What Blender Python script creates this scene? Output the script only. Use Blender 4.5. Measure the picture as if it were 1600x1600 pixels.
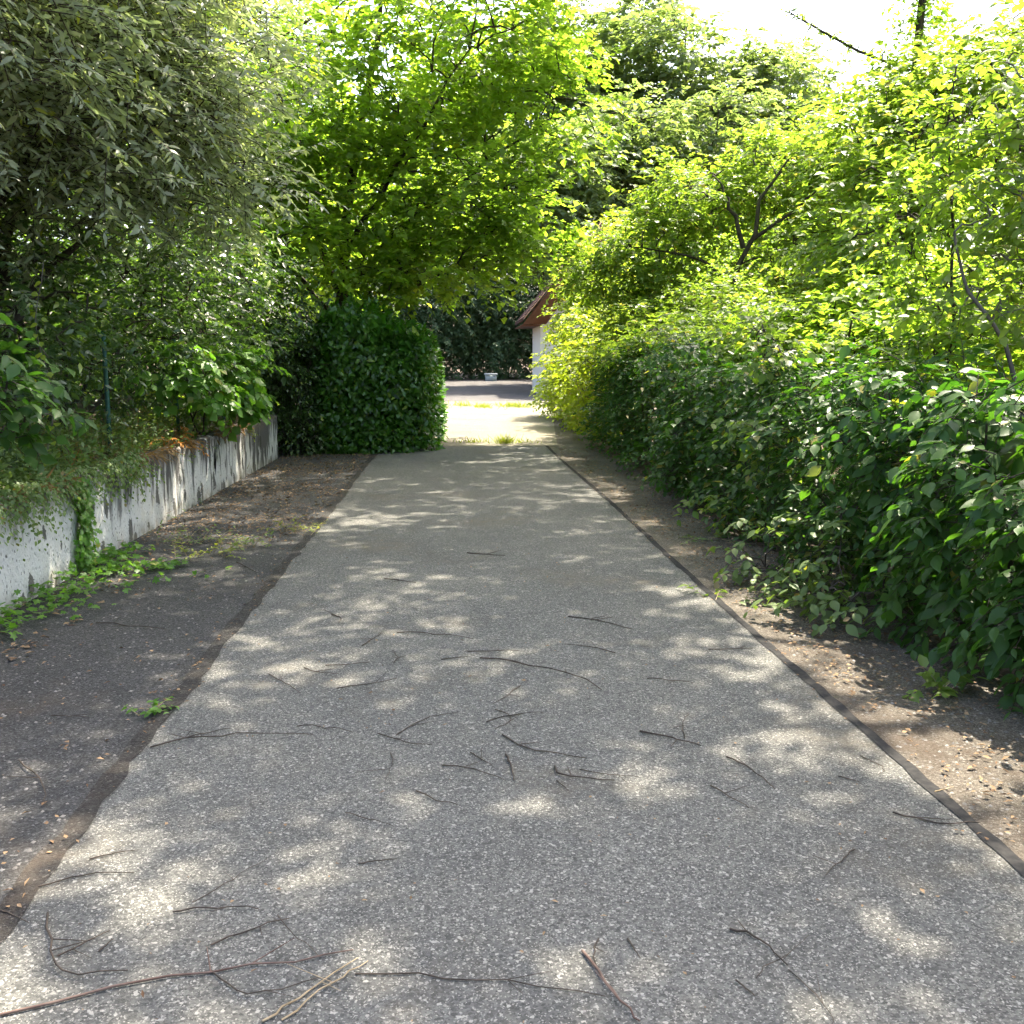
import bpy, math
import numpy as np
R = math.radians
for o in list(bpy.data.objects): bpy.data.objects.remove(o)
scene = bpy.context.scene
COL = scene.collection

# ------------------------------------------------------------------ camera, sky, sun, exposure
cam_d = bpy.data.cameras.new('camera'); cam = bpy.data.objects.new('camera', cam_d); COL.objects.link(cam)
cam.location = (0, 0, 1.6); cam.rotation_euler = (R(90 - 8.77), 0, R(-3.54))
cam_d.sensor_width = 36; cam_d.lens = 36 * 1537 / 1600; cam_d.clip_end = 2000; cam_d.clip_start = 0.05
scene.camera = cam
SUN_AZ, SUN_EL = 35, 60           # degrees to the right of the road's direction, degrees above the horizon
w = bpy.data.worlds.new('World'); scene.world = w; w.use_nodes = True
wn = w.node_tree.nodes; wl = w.node_tree.links; wn.clear()
sky = wn.new('ShaderNodeTexSky'); sky.sky_type = 'NISHITA'; sky.sun_disc = False
sky.sun_elevation = R(SUN_EL); sky.sun_rotation = R(SUN_AZ); sky.air_density = 1.0; sky.dust_density = 5.0; sky.ozone_density = 1.0
bg = wn.new('ShaderNodeBackground'); bg.inputs[1].default_value = 0.15
wo = wn.new('ShaderNodeOutputWorld'); wl.new(sky.outputs[0], bg.inputs[0]); wl.new(bg.outputs[0], wo.inputs[0])
sd = bpy.data.lights.new('sun', 'SUN'); sd.energy = 4.4; sd.angle = R(0.53); sd.color = (1.0, 0.91, 0.75)
sun = bpy.data.objects.new('sun', sd); COL.objects.link(sun); sun.location = (20, 20, 40)
sun.rotation_euler = (R(90 - SUN_EL), 0, R(180 - SUN_AZ))
scene.view_settings.view_transform = 'Standard'; scene.view_settings.look = 'None'
scene.view_settings.gamma = 1; scene.view_settings.exposure = 2.2; scene.view_settings.use_curve_mapping = False
scene.render.engine = 'CYCLES'
cy = scene.cycles
cy.max_bounces = 7; cy.diffuse_bounces = 5; cy.glossy_bounces = 2; cy.transmission_bounces = 4; cy.transparent_max_bounces = 4
cy.caustics_reflective = False; cy.caustics_refractive = False; cy.sample_clamp_indirect = 8
cy.use_adaptive_sampling = True; cy.adaptive_threshold = 0.03; cy.debug_use_spatial_splits = True

# ------------------------------------------------------------------ helpers
UP = np.array([0., 0., 1.])
def nz(a): return a / np.maximum(np.linalg.norm(a, axis=-1, keepdims=True), 1e-9)
def rnd3(rng, n): return nz(rng.normal(size=(n, 3)))
def wob(p, s, seed=0):                                              # smooth noise, about -1..1
    rg = np.random.default_rng(seed); out = 0
    for k in range(5):
        d = rg.normal(size=3) * s * (1 + .6 * k); out = out + np.sin(p @ d + rg.uniform(0, 6.28)) / (1 + .5 * k)
    return out / 2.2
def tag(o, label=None, cat=None, group=None, kind=None):
    if label: o['label'] = label
    if cat: o['category'] = cat
    if group: o['group'] = group
    if kind: o['kind'] = kind
    return o
def mk_mesh(name, v, f, mat, attrs=None, smooth=False):
    v = np.asarray(v, np.float32); f = np.asarray(f, np.int32)
    me = bpy.data.meshes.new(name); k = f.shape[1]
    me.vertices.add(len(v)); me.vertices.foreach_set('co', v.ravel())
    me.loops.add(f.size); me.loops.foreach_set('vertex_index', f.ravel())
    me.polygons.add(len(f)); me.polygons.foreach_set('loop_start', np.arange(0, f.size, k, dtype=np.int32))
    if smooth: me.polygons.foreach_set('use_smooth', np.ones(len(f), bool))
    for an, av in (attrs or {}).items():
        a = me.attributes.new(an, 'FLOAT', 'POINT'); a.data.foreach_set('value', np.asarray(av, np.float32))
    me.update(calc_edges=True); me.materials.append(mat)
    return me
def link(name, me, parent=None):
    o = bpy.data.objects.new(name, me); COL.objects.link(o); o.parent = parent
    return o
def empty(name, loc):
    o = bpy.data.objects.new(name, None); COL.objects.link(o); o.location = loc; o.empty_display_size = .2
    return o
def mesh(name, v, f, mat, parent=None, attrs=None, smooth=False):
    v = np.asarray(v, float)
    if parent is not None:
        q = parent
        while q is not None: v = v - np.array(q.location); q = q.parent
    return link(name, mk_mesh(name, v, f, mat, attrs, smooth), parent)
def box(x0, x1, y0, y1, z0, z1):
    v = [(x, y, z) for x in (x0, x1) for y in (y0, y1) for z in (z0, z1)]
    return v, [(0, 1, 3, 2), (4, 6, 7, 5), (0, 4, 5, 1), (2, 3, 7, 6), (0, 2, 6, 4), (1, 5, 7, 3)]
def tubes(P, Rd, sides=4):                                          # P (M,K,3), Rd (M,K) -> quads
    P = np.asarray(P, float); Rd = np.asarray(Rd, float); M, K, _ = P.shape
    t = np.empty_like(P); t[:, 1:-1] = P[:, 2:] - P[:, :-2]; t[:, 0] = P[:, 1] - P[:, 0]; t[:, -1] = P[:, -1] - P[:, -2]; t = nz(t)
    ref = np.where(np.abs(t[:, :1, 2:]) > .8, np.array([1., 0, 0]), UP); a = nz(np.cross(t, np.broadcast_to(ref, t.shape))); b = np.cross(t, a)
    an = np.arange(sides) * 2 * math.pi / sides
    v = P[:, :, None] + Rd[:, :, None, None] * (np.cos(an)[None, None, :, None] * a[:, :, None] + np.sin(an)[None, None, :, None] * b[:, :, None])
    i = np.arange(M * K * sides).reshape(M, K, sides); j = np.roll(i, -1, axis=2)
    f = np.stack([i[:, :-1], j[:, :-1], j[:, 1:], i[:, 1:]], -1).reshape(-1, 4)
    return v.reshape(-1, 3), f
def cat_geo(parts):
    V, F, n = [], [], 0
    for v, f in parts: V.append(np.asarray(v, float)); F.append(np.asarray(f) + n); n += len(v)
    return np.concatenate(V), np.concatenate(F)

# ------------------------------------------------------------------ node materials
class NT:
    def __init__(s, name):
        s.m = bpy.data.materials.new(name); s.m.use_nodes = True; s.t = s.m.node_tree; s.t.nodes.clear()
        s.out = s.n('ShaderNodeOutputMaterial')
    def n(s, ty, **kw):
        d = s.t.nodes.new(ty)
        for k, v in kw.items(): setattr(d, k, v)
        return d
    def l(s, a, b): s.t.links.new(a, b)
    def mix(s, fac, a, b, blend='MIX'):
        d = s.n('ShaderNodeMix', data_type='RGBA', blend_type=blend)
        for sock, val in ((d.inputs[0], fac), (d.inputs[6], a), (d.inputs[7], b)):
            if hasattr(val, 'links'): s.l(val, sock)
            elif isinstance(val, (int, float)): sock.default_value = val
            else: sock.default_value = (*val, 1)
        return d.outputs[2]
    def ramp(s, src, lo, hi, v0=0., v1=1.):
        d = s.n('ShaderNodeMapRange'); s.l(src, d.inputs[0]); d.inputs[1].default_value = lo; d.inputs[2].default_value = hi
        d.inputs[3].default_value = v0; d.inputs[4].default_value = v1; return d.outputs[0]
    def mul(s, a, b, op='MULTIPLY'):
        d = s.n('ShaderNodeMath', operation=op)
        for sock, val in ((d.inputs[0], a), (d.inputs[1], b)):
            if hasattr(val, 'links'): s.l(val, sock)
            else: sock.default_value = val
        return d.outputs[0]
    def co(s, sc=(1, 1, 1)):
        g = s.n('ShaderNodeNewGeometry'); mp = s.n('ShaderNodeMapping'); mp.inputs['Scale'].default_value = sc; s.l(g.outputs['Position'], mp.inputs[0]); return mp.outputs[0]
    def noise(s, scale, detail=4, co=None, rough=.55):
        d = s.n('ShaderNodeTexNoise'); d.inputs['Scale'].default_value = scale; d.inputs['Detail'].default_value = detail; d.inputs['Roughness'].default_value = rough
        s.l(co or s.co(), d.inputs['Vector']); return d.outputs[0]
    def voro(s, scale, out='Color', co=None):
        d = s.n('ShaderNodeTexVoronoi'); d.inputs['Scale'].default_value = scale; s.l(co or s.co(), d.inputs['Vector']); return d.outputs[out]
    def finish(s, col, rough=.9, bump=None, bstr=.3, bdist=.01, spec=.3):
        p = s.n('ShaderNodeBsdfPrincipled'); p.inputs['Specular IOR Level'].default_value = spec
        if hasattr(col, 'links'): s.l(col, p.inputs['Base Color'])
        else: p.inputs['Base Color'].default_value = (*col, 1)
        if hasattr(rough, 'links'): s.l(rough, p.inputs['Roughness'])
        else: p.inputs['Roughness'].default_value = rough
        if bump is not None:
            b = s.n('ShaderNodeBump'); b.inputs['Strength'].default_value = bstr; b.inputs['Distance'].default_value = bdist
            s.l(bump, b.inputs['Height']); s.l(b.outputs[0], p.inputs['Normal'])
        s.l(p.outputs[0], s.out.inputs[0]); return s.m

def leaf_mat(name, c1, c2, c3, trans, tfac=.42, rough=.38, spec=.5):
    """c1..c2 vary leaf by leaf, c3 is the odd yellowed or dry leaf; trans multiplies the light let through."""
    s = NT(name)
    a = s.n('ShaderNodeAttribute', attribute_name='leaf_var'); k = s.n('ShaderNodeAttribute', attribute_name='clump_var')
    c = s.mix(a.outputs['Fac'], c1, c2)
    c = s.mix(s.ramp(k.outputs['Fac'], 0, 1, 0, .55), c, tuple(.5 * (x + y) * .75 for x, y in zip(c1, c2)))
    c = s.mix(s.ramp(a.outputs['Fac'], .955, .985), c, c3)
    p = s.n('ShaderNodeBsdfPrincipled'); p.inputs['Roughness'].default_value = rough; p.inputs['Specular IOR Level'].default_value = spec
    s.l(c, p.inputs['Base Color'])
    t = s.n('ShaderNodeBsdfTranslucent'); s.l(s.mix(1.0, c, trans, 'MULTIPLY'), t.inputs[0])
    m = s.n('ShaderNodeMixShader'); m.inputs[0].default_value = tfac
    s.l(p.outputs[0], m.inputs[1]); s.l(t.outputs[0], m.inputs[2]); s.l(m.outputs[0], s.out.inputs[0])
    return s.m
def bark_mat(name, a, b):
    s = NT(name); n = s.noise(14, 5, s.co((1, 1, .3))); return s.finish(s.mix(s.ramp(n, .35, .65), a, b), .9, n, .6, .02)

# ------------------------------------------------------------------ leaves
SHAPES = {
 'diamond': ([(0,0,0),(.42,-.5,.07),(1,0,-.10),(.42,.5,.07)], [(0,1,2),(0,2,3)]),
 'lance': ([(0,0,0),(.35,-.5,.02),(.7,-.34,-.03),(1,0,-.14),(.7,.34,-.03),(.35,.5,.02)], [(0,1,5),(1,2,5),(2,4,5),(2,3,4)]),
 'ovate': ([(0,0,0),(.2,-.40,.07),(.55,-.44,.05),(1,0,-.16),(.55,.44,.05),(.2,.40,.07),(.2,0,0),(.55,0,-.02)],
           [(0,1,6),(1,2,7),(1,7,6),(2,3,7),(0,6,5),(6,7,4),(6,4,5),(7,3,4)]),
 'lobed': ([(.1,0,0),(-.08,-.22,.03),(.12,-.55,.02),(.36,-.30,.06),(.62,-.50,-.02),(.66,-.18,.03),(1,0,-.1),(.66,.18,.03),(.62,.50,-.02),(.36,.30,.06),(.12,.55,.02),(-.08,.22,.03)],
           [(0,1,2),(0,2,3),(0,3,5),(3,4,5),(0,5,7),(5,6,7),(0,7,9),(7,8,9),(0,9,10),(0,10,11)]),
}
_st = ((.10, .20), (.27, .43), (.47, .49), (.67, .36), (.85, .16)); _v = [(0, 0, 0), (1, 0, -.20)]; _f = []
for _u, _h in _st: _v += [(_u, -_h, .05 - .2 * _u * _u), (_u, 0, -.2 * _u * _u), (_u, _h, .05 - .2 * _u * _u)]
_f += [(0, 2, 3), (0, 3, 4), (14, 1, 15), (15, 1, 16)]
for _k in range(4): _a = 2 + 3 * _k; _f += [(_a, _a + 3, _a + 4), (_a, _a + 4, _a + 1), (_a + 1, _a + 4, _a + 5), (_a + 1, _a + 5, _a + 2)]
SHAPES['pointed'] = (_v, _f)
def leaf_geo(pos, ax, nr, L, W, shape):
    T, Fc = SHAPES[shape]; T = np.array(T, float); Fc = np.array(Fc); n = len(pos)
    ax = nz(ax); sd = nz(np.cross(nr, ax)); nr = np.cross(ax, sd)
    L = np.broadcast_to(L, (n,)); W = np.broadcast_to(W, (n,))
    v = pos[:, None] + L[:, None, None] * (T[None, :, 0, None] * ax[:, None] + T[None, :, 2, None] * nr[:, None]) + (W[:, None] * T[None, :, 1])[..., None] * sd[:, None]
    f = (np.arange(n) * len(T))[:, None, None] + Fc[None]
    return v.reshape(-1, 3), f.reshape(-1, 3)
CF = np.array([math.sin(R(3.54)) * math.cos(R(8.77)), math.cos(R(3.54)) * math.cos(R(8.77)), -math.sin(R(8.77))])
CR = np.array([math.cos(R(3.54)), -math.sin(R(3.54)), 0.]); CU = np.cross(CR, CF)
LEAF_MESHES = {}
class Leaves:
    def __init__(s): s.a = []
    def add(s, pos, ax, nr, L, W, clump=None):
        n = len(pos); s.a.append((pos, ax, nr, np.broadcast_to(L, (n,)), np.broadcast_to(W, (n,)), np.zeros(n) if clump is None else np.broadcast_to(clump, (n,))))
    def get(s): return [np.concatenate([q[k] for q in s.a]) for k in range(6)]
    def build(s, parent, mat, shape, rng, name='crown', parts=0, part_shape=None):
        pos, ax, nr, L, W, cl = s.get(); n = len(pos); keep = np.ones(n, bool)
        if parts:                                                   # the leaves that show largest become parts of their own
            d = pos - np.array([0, 0, 1.6]); z = d @ CF
            px = 800 + 1537 * (d @ CR) / np.maximum(z, .1); py = 800 - 1537 * (d @ CU) / np.maximum(z, .1)
            ok = (z > .3) & (px > -20) & (px < 1620) & (py > -20) & (py < 1620)
            size = 1537 * L / np.maximum(z, .1); idx = np.where(ok)[0]; idx = idx[np.argsort(z[idx])]
            taken, pick = set(), []
            for i in idx:
                c = max(6., size[i] * .55); key = (int(px[i] / c), int(py[i] / c))
                if key in taken: continue
                taken.add(key); pick.append(i)
            pick = np.array(pick, int); pick = pick[np.argsort(-size[pick])][:parts]; keep[pick] = False
            ps = part_shape or shape; mk = (mat.name, ps)
            if mk not in LEAF_MESHES:
                T, Fc = SHAPES[ps]; LEAF_MESHES[mk] = [mk_mesh('leaf', T, Fc, mat, {'leaf_var': [q] * len(T), 'clump_var': [.2] * len(T)}) for q in (.05, .2, .35, .5, .65, .8, .93)]
            base = np.array(parent.location)
            from mathutils import Matrix
            A = nz(ax[pick]); S = nz(np.cross(nr[pick], A)); N = np.cross(A, S)
            for q, i in enumerate(pick):
                o = link('leaf', LEAF_MESHES[mk][int(rng.integers(7))], parent); p = pos[i] - base; l, wd = L[i], W[i]
                o.matrix_basis = Matrix(((A[q,0]*l, S[q,0]*wd, N[q,0]*l, p[0]), (A[q,1]*l, S[q,1]*wd, N[q,1]*l, p[1]), (A[q,2]*l, S[q,2]*wd, N[q,2]*l, p[2]), (0, 0, 0, 1)))
        if keep.any():
            v, f = leaf_geo(pos[keep], ax[keep], nr[keep], L[keep], W[keep], shape); k = len(SHAPES[shape][0]); m = keep.sum()
            o = mesh(name, v, f, mat, parent, {'leaf_var': np.repeat(rng.random(m), k), 'clump_var': np.repeat(cl[keep], k)})
            o['kind'] = 'stuff'; return o
def spray_leaves(lv, tw, rng, O, D, slen, n, L, W, droop=.3, upw=1., outw=.3, jit=.35, fan=.9, clump=0., lvar=.25, twr=.004):
    """n leaves set alternately along each of M drooping twigs that start at O and run along D."""
    M = len(O); D = nz(D); sl = slen * rng.uniform(.7, 1.3, M)
    t = (np.arange(n) + .6) / n; t = t[None] * np.ones((M, 1)) + rng.normal(size=(M, n)) * .02
    pos = O[:, None] + D[:, None] * (sl[:, None] * t)[..., None]; pos[..., 2] -= droop * sl[:, None] * t ** 2
    tan = D[:, None] * np.ones((1, n, 1)); tan = tan.copy(); tan[..., 2] -= 2 * droop * t; tan = nz(tan)
    side = nz(np.cross(tan, UP + 0 * tan)); sg = np.where(np.arange(n) % 2 == 0, 1., -1.)[None, :, None]
    ax = nz(tan * .7 + side * sg * fan + rng.normal(size=(M, n, 3)) * .25); ax[..., 2] -= droop * .4
    nr = nz(UP * upw + D[:, None] * outw + rng.normal(size=(M, n, 3)) * jit)
    Ls = L * (1 + lvar * rng.normal(size=(M, n)).clip(-2, 2)); cl = np.broadcast_to(np.asarray(clump).reshape(-1, 1) if np.ndim(clump) else clump, (M, n))
    lv.add(pos.reshape(-1, 3), ax.reshape(-1, 3), nr.reshape(-1, 3), Ls.ravel(), (Ls * W / L).ravel(), cl.ravel())
    if tw is not None and twr > 0:
        tt = np.array([-.15, .45, 1.]); P = O[:, None] + D[:, None] * (sl[:, None] * tt)[..., None]; P[..., 2] -= droop * sl[:, None] * tt ** 2 * np.sign(tt)
        tw.append(tubes(P, np.array([1.4, .9, .3])[None] * twr * np.ones((M, 1)), 3))
def lobes_fill(rng, lobes, ncl, gap=0., seed=0):
    """cluster centres spread through ellipsoid lobes, thicker towards the outside; outward directions."""
    vol = np.array([l[3] * l[4] * l[5] for l in lobes]) ** .8; k = rng.choice(len(lobes), ncl, p=vol / vol.sum())
    A = np.array(lobes, float)[k]; d = rnd3(rng, ncl); r = .35 + .65 * rng.random(ncl) ** .55
    r *= 1 + .16 * wob(d * 1.5 + k[:, None], 2.2, seed)
    C = A[:, :3] + d * r[:, None] * A[:, 3:6]
    out = nz(d / A[:, 3:6] * A[:, 3:6].mean(1, keepdims=True))
    if gap > 0: m = wob(C, 1.4, seed + 7) > -1 + gap * 1.2; C, out = C[m], out[m]
    return C, out
def crown(lv, tw, rng, lobes, ncl, cr, nsp, nlf, slen, L, W, droop=.3, gap=.3, flat=.5, up=.15, seed=0, **kw):
    C, out = lobes_fill(rng, lobes, ncl, gap, seed); M = len(C)
    O = (C[:, None] + rng.normal(size=(M, nsp, 3)) * np.array([cr, cr, cr * flat])).reshape(-1, 3)
    D = (out[:, None] * np.array([1, 1, .5]) + rng.normal(size=(M, nsp, 3)) * np.array([.7, .7, .35]) + UP * up).reshape(-1, 3)
    spray_leaves(lv, tw, rng, O, D, slen, nlf, L, W, droop, clump=np.repeat(rng.random(M), nsp), **kw)
    return C
def wood(stems, C=None, rng=None, br=.012, sides=6):
    """stems: list of (points, r0, r1); a side branch runs from the nearest stem point to every cluster centre C."""
    parts, nodes = [], []
    for pts, r0, r1 in stems:
        p = np.array(pts, float); K = 10; u = np.linspace(0, len(p) - 1, K)
        q = np.stack([np.interp(u, np.arange(len(p)), p[:, k]) for k in range(3)], 1); q[1:-1] += np.random.default_rng(int(abs(p.sum()) * 100)).normal(size=(K - 2, 3)) * (.03 + .2 * r0)
        parts.append(tubes(q[None], np.linspace(r0, r1, K)[None], sides)); nodes.append(q[3:])
    if C is not None and len(C):
        N = np.concatenate(nodes); C = C[np.argsort(((C[:, None] - N[None]) ** 2).sum(-1).min(1))]; nn = len(N)
        A = np.concatenate([N, np.zeros_like(C)]); ex = np.zeros(len(A)); kids = np.zeros(len(A)); B = np.zeros_like(C); dep = np.zeros(len(C))
        for i_, c_ in enumerate(C):                                 # each cluster joins the nearest stem point or an earlier cluster
            q = A[:nn + i_]; d = np.linalg.norm(q - c_, axis=1) + .35 * ex[:nn + i_] + .6 * np.maximum(0, q[:, 2] - c_[2]) + .12 * kids[:nn + i_]
            j_ = d.argmin(); B[i_] = q[j_]; kids[j_] += 1; A[nn + i_] = c_; ex[nn + i_] = ex[j_] + np.linalg.norm(q[j_] - c_); dep[i_] = ex[nn + i_]
        m = (B + C) / 2 + rng.normal(size=C.shape) * .09 * np.linalg.norm(C - B, axis=1)[:, None].clip(0, 1.2) + UP * .1 * np.linalg.norm(C - B, axis=1)[:, None] * .6
        parts.append(tubes(np.stack([B, (B + m) / 2 + UP * .03, m, C], 1), np.array([2.0, 1.7, 1.3, .8])[None] * br * np.clip(1.35 - .28 * dep, .35, 1.2)[:, None], 4))
    return cat_geo(parts)
def plant(name, label, cat, base, stems, lobes, ncl, cr, nsp, nlf, slen, L, W, mat, bark, shape='diamond', seed=0, group=None, parts=0, part_shape=None, br=.012, crown_name='crown', trunk_name='trunk', twigs=True, extra=None, **kw):
    rng = np.random.default_rng(seed + 11); root = empty(name, base); tag(root, label, cat, group)
    lv, tw = Leaves(), []
    C = crown(lv, tw if twigs else None, rng, lobes, ncl, cr, nsp, nlf, slen, L, W, seed=seed, **kw)
    if extra: extra(lv, tw, rng)
    v, f = wood(stems, C, rng, br); mesh(trunk_name, v, f, bark, root, smooth=True)
    if tw: v, f = cat_geo(tw); tag(mesh('twigs', v, f, bark, root), kind='stuff')
    lv.build(root, mat, shape, rng, crown_name, parts, part_shape)
    return root

# ------------------------------------------------------------------ surface materials
def asphalt(name, base, dark, fleck, dirt, dirt_lo, flecks=.86, moss=None):
    s = NT(name); big = s.noise(.8, 5); patch = s.noise(2.6, 4); mid = s.noise(9, 5); fine = s.noise(120, 3, rough=.7)
    vc = s.n('ShaderNodeSeparateColor'); s.l(s.voro(115), vc.inputs[0]); v2 = s.n('ShaderNodeSeparateColor'); s.l(s.voro(240), v2.inputs[0])
    c = s.mix(s.ramp(mid, .3, .7), base, dark)
    c = s.mix(s.ramp(patch, .38, .68, 0, .6), c, tuple(x * .72 for x in dark))
    c = s.mix(s.ramp(big, .58, .36, 0, .5), c, tuple(min(1, x * 1.28 * y) for x, y in zip(base, (1.04, 1., .92))))
    c = s.mix(s.ramp(vc.outputs[0], 0, 1, .0, .85), c, tuple(x * .34 for x in base))
    c = s.mix(s.ramp(fine, .56, .68, 0, .75), c, tuple(x * .3 for x in dark))
    c = s.mix(s.ramp(v2.outputs[1], flecks, flecks + .06, 0, .6), c, fleck)
    c = s.mix(s.ramp(vc.outputs[1], .955, .975, 0, .75), c, fleck)
    c = s.mix(s.mul(s.ramp(big, dirt_lo, dirt_lo + .22), s.ramp(mid, .3, .6)), c, dirt)
    h = s.mul(vc.outputs[2], s.ramp(fine, .3, .7), 'ADD')
    return s.finish(c, s.ramp(vc.outputs[0], 0, 1, .7, .95), h, .7, .005, .25)
M_lane = asphalt('asphalt_light', (.147, .146, .136), (.115, .115, .108), (.36, .345, .31), (.135, .115, .085), .54)
M_left = asphalt('asphalt_dark', (.072, .071, .070), (.052, .051, .051), (.17, .165, .16), (.072, .056, .042), .58, .93)
M_right = asphalt('verge_grit', (.15, .128, .102), (.105, .088, .070), (.27, .25, .22), (.065, .045, .03), .47, .9)
M_court = asphalt('street_paving', (.115, .108, .105), (.085, .08, .078), (.22, .21, .2), (.095, .072, .058), .5)
M_sun_tint = asphalt('paving_sun_tint', (.26, .235, .175), (.21, .19, .14), (.32, .30, .24), (.15, .125, .085), .52)  # paler, creamier than the lane: sunlight put into the paving colour
M_seam = asphalt('dirt_seam', (.044, .041, .038), (.030, .028, .027), (.12, .11, .10), (.075, .056, .04), .5, .95)
s = NT('bitumen'); n = s.noise(30, 4); M_tar = s.finish(s.mix(s.ramp(n, .35, .7), (.022, .022, .023), (.045, .043, .041)), .95, n, .5, .008, .08)
s = NT('soil'); n = s.noise(9, 6); n2 = s.noise(60, 4); c = s.mix(s.ramp(n, .35, .65), (.075, .055, .038), (.14, .115, .09)); c = s.mix(s.ramp(n2, .6, .75), c, (.2, .17, .13))
M_soil = s.finish(c, 1, n2, .7, .02, .1)
# weathered concrete: vertical rain streaks, black lichen spots, yellow lichen
s = NT('old_concrete'); st = s.noise(1.0, 5, s.co((9, 9, 1.1))); fine = s.noise(40, 4); big = s.noise(1.6, 4)
g = s.n('ShaderNodeNewGeometry'); sx = s.n('ShaderNodeSeparateXYZ'); s.l(g.outputs['Position'], sx.inputs[0])
c = s.mix(s.ramp(big, .3, .7), (.60, .59, .555), (.46, .45, .42)); c = s.mix(s.ramp(fine, .35, .7, 0, .35), c, (.70, .69, .66))
c = s.mix(s.ramp(s.noise(5, 3), .6, .7, 0, .4), c, (.50, .45, .33))
zt = s.ramp(sx.outputs[2], .05, .72, -.04, .24); yt = s.mul(s.ramp(sx.outputs[1], 7.5, 12.0, -.07, .12), s.ramp(s.noise(1.0, 4, s.co((1.3, 1.3, .8))), .3, .7, -.13, .16), 'ADD')
streak = s.mul(s.mul(zt, yt, 'ADD'), st, 'ADD')
c = s.mix(s.ramp(streak, .64, .78, 0, .9), c, (.035, .033, .03))
cyz = s.n('ShaderNodeCombineXYZ'); s.l(sx.outputs[1], cyz.inputs[0]); s.l(s.mul(sx.outputs[2], .55), cyz.inputs[1])
sp = s.n('ShaderNodeTexVoronoi', voronoi_dimensions='2D'); sp.inputs['Scale'].default_value = 7; sp.inputs['Randomness'].default_value = 1; s.l(cyz.outputs[0], sp.inputs['Vector'])
sc_ = s.n('ShaderNodeSeparateColor'); s.l(sp.outputs['Color'], sc_.inputs[0])
rad = s.mul(s.ramp(sc_.outputs[0], .58, 1, 0, .5), s.ramp(fine, .3, .7, .6, 1.4))
spot = s.mul(rad, sp.outputs['Distance'], 'SUBTRACT')
c = s.mix(s.ramp(spot, -.01, .03, 0, .85), c, (.045, .042, .035))
c = s.mix(s.mul(s.ramp(sx.outputs[2], .52, .70), s.ramp(s.noise(4.5, 5), .38, .6)), c, (.11, .085, .06))
c = s.mix(s.mul(s.ramp(sx.outputs[2], .16, .0), s.ramp(s.noise(6, 4), .3, .6, 0, .8)), c, (.16, .14, .10))
pv = s.n('ShaderNodeTexVoronoi', voronoi_dimensions='2D'); pv.inputs['Scale'].default_value = 26; s.l(cyz.outputs[0], pv.inputs['Vector']); pores = s.ramp(pv.outputs['Distance'], .2, .1, 0, .8); c = s.mix(s.mul(pores, s.ramp(s.noise(8, 3), .5, .6)), c, (.06, .055, .05))
M_conc = s.finish(c, .92, s.mul(fine, pores, 'SUBTRACT'), .7, .012, .2)
s = NT('white_render'); n = s.noise(25, 4); M_white = s.finish(s.mix(s.ramp(n, .3, .7), (.70, .67, .60), (.60, .57, .51)), .9, n, .2, .005, .2)
s = NT('brown_wood'); n = s.noise(6, 5, s.co((1, 8, 8))); M_brown = s.finish(s.mix(s.ramp(n, .3, .7), (.15, .066, .036), (.10, .045, .026)), .6, n, .2, .004, .3)
s = NT('weathered_trim'); n = s.noise(9, 4); M_trim = s.finish(s.mix(s.ramp(n, .3, .7), (.46, .30, .22), (.33, .19, .13)), .6, n, .2, .004, .3)
s = NT('roof_tile'); n = s.noise(5, 5); M_tile = s.finish(s.mix(s.ramp(n, .3, .7), (.10, .05, .04), (.055, .035, .03)), .85, n, .3, .01, .2)
s = NT('green_steel'); n = s.noise(18, 3); M_post = s.finish(s.mix(s.ramp(n, .4, .7), (.012, .075, .05), (.02, .10, .07)), .45, None, spec=.5)
s = NT('green_wire'); M_wire = s.finish((.03, .07, .055), .5)
s = NT('grey_plastic'); n = s.noise(12, 3); M_pale = s.finish(s.mix(n, (.34, .40, .42), (.42, .46, .47)), .5)
s = NT('dry_litter'); a = s.n('ShaderNodeAttribute', attribute_name='leaf_var'); c = s.mix(a.outputs['Fac'], (.10, .055, .028), (.30, .20, .11)); M_litter = s.finish(c, .85)
s = NT('stones'); a = s.n('ShaderNodeAttribute', attribute_name='leaf_var'); M_stone = s.finish(s.mix(a.outputs['Fac'], (.08, .075, .07), (.23, .215, .195)), .9)
M_twig = bark_mat('twig_bark', (.035, .028, .022), (.085, .065, .05)); M_twig_red = bark_mat('red_twig_bark', (.085, .05, .04), (.19, .13, .10)); M_straw = bark_mat('straw', (.22, .16, .09), (.38, .30, .19))
M_bark = bark_mat('bark_dark', (.030, .024, .018), (.075, .06, .045)); M_bark2 = bark_mat('bark_grey', (.07, .065, .055), (.15, .135, .115))
# foliage
L_willow = leaf_mat('leaf_greygreen', (.20, .24, .14), (.34, .37, .245), (.38, .40, .06), (1.4, 1.55, .8), .48, .36, .5)
L_gloss = leaf_mat('leaf_glossy_dark', (.045, .085, .026), (.095, .150, .05), (.24, .30, .04), (1.8, 2.1, .7), .42, .3, .55)
L_maple = leaf_mat('leaf_fresh_green', (.125, .200, .034), (.19, .255, .05), (.30, .32, .05), (2.3, 2.45, .9), .60, .42, .4)
L_bright = leaf_mat('leaf_yellowgreen', (.115, .190, .038), (.175, .245, .055), (.30, .26, .08), (2.2, 2.2, .8), .54, .42, .4)
L_gold = leaf_mat('leaf_golden', (.185, .255, .034), (.26, .32, .05), (.34, .30, .08), (2.05, 2.05, .6), .52, .45, .4)
L_laurel = leaf_mat('leaf_laurel', (.036, .105, .014), (.085, .180, .026), (.20, .26, .04), (1.7, 2.2, .6), .38, .28, .55)
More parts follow.
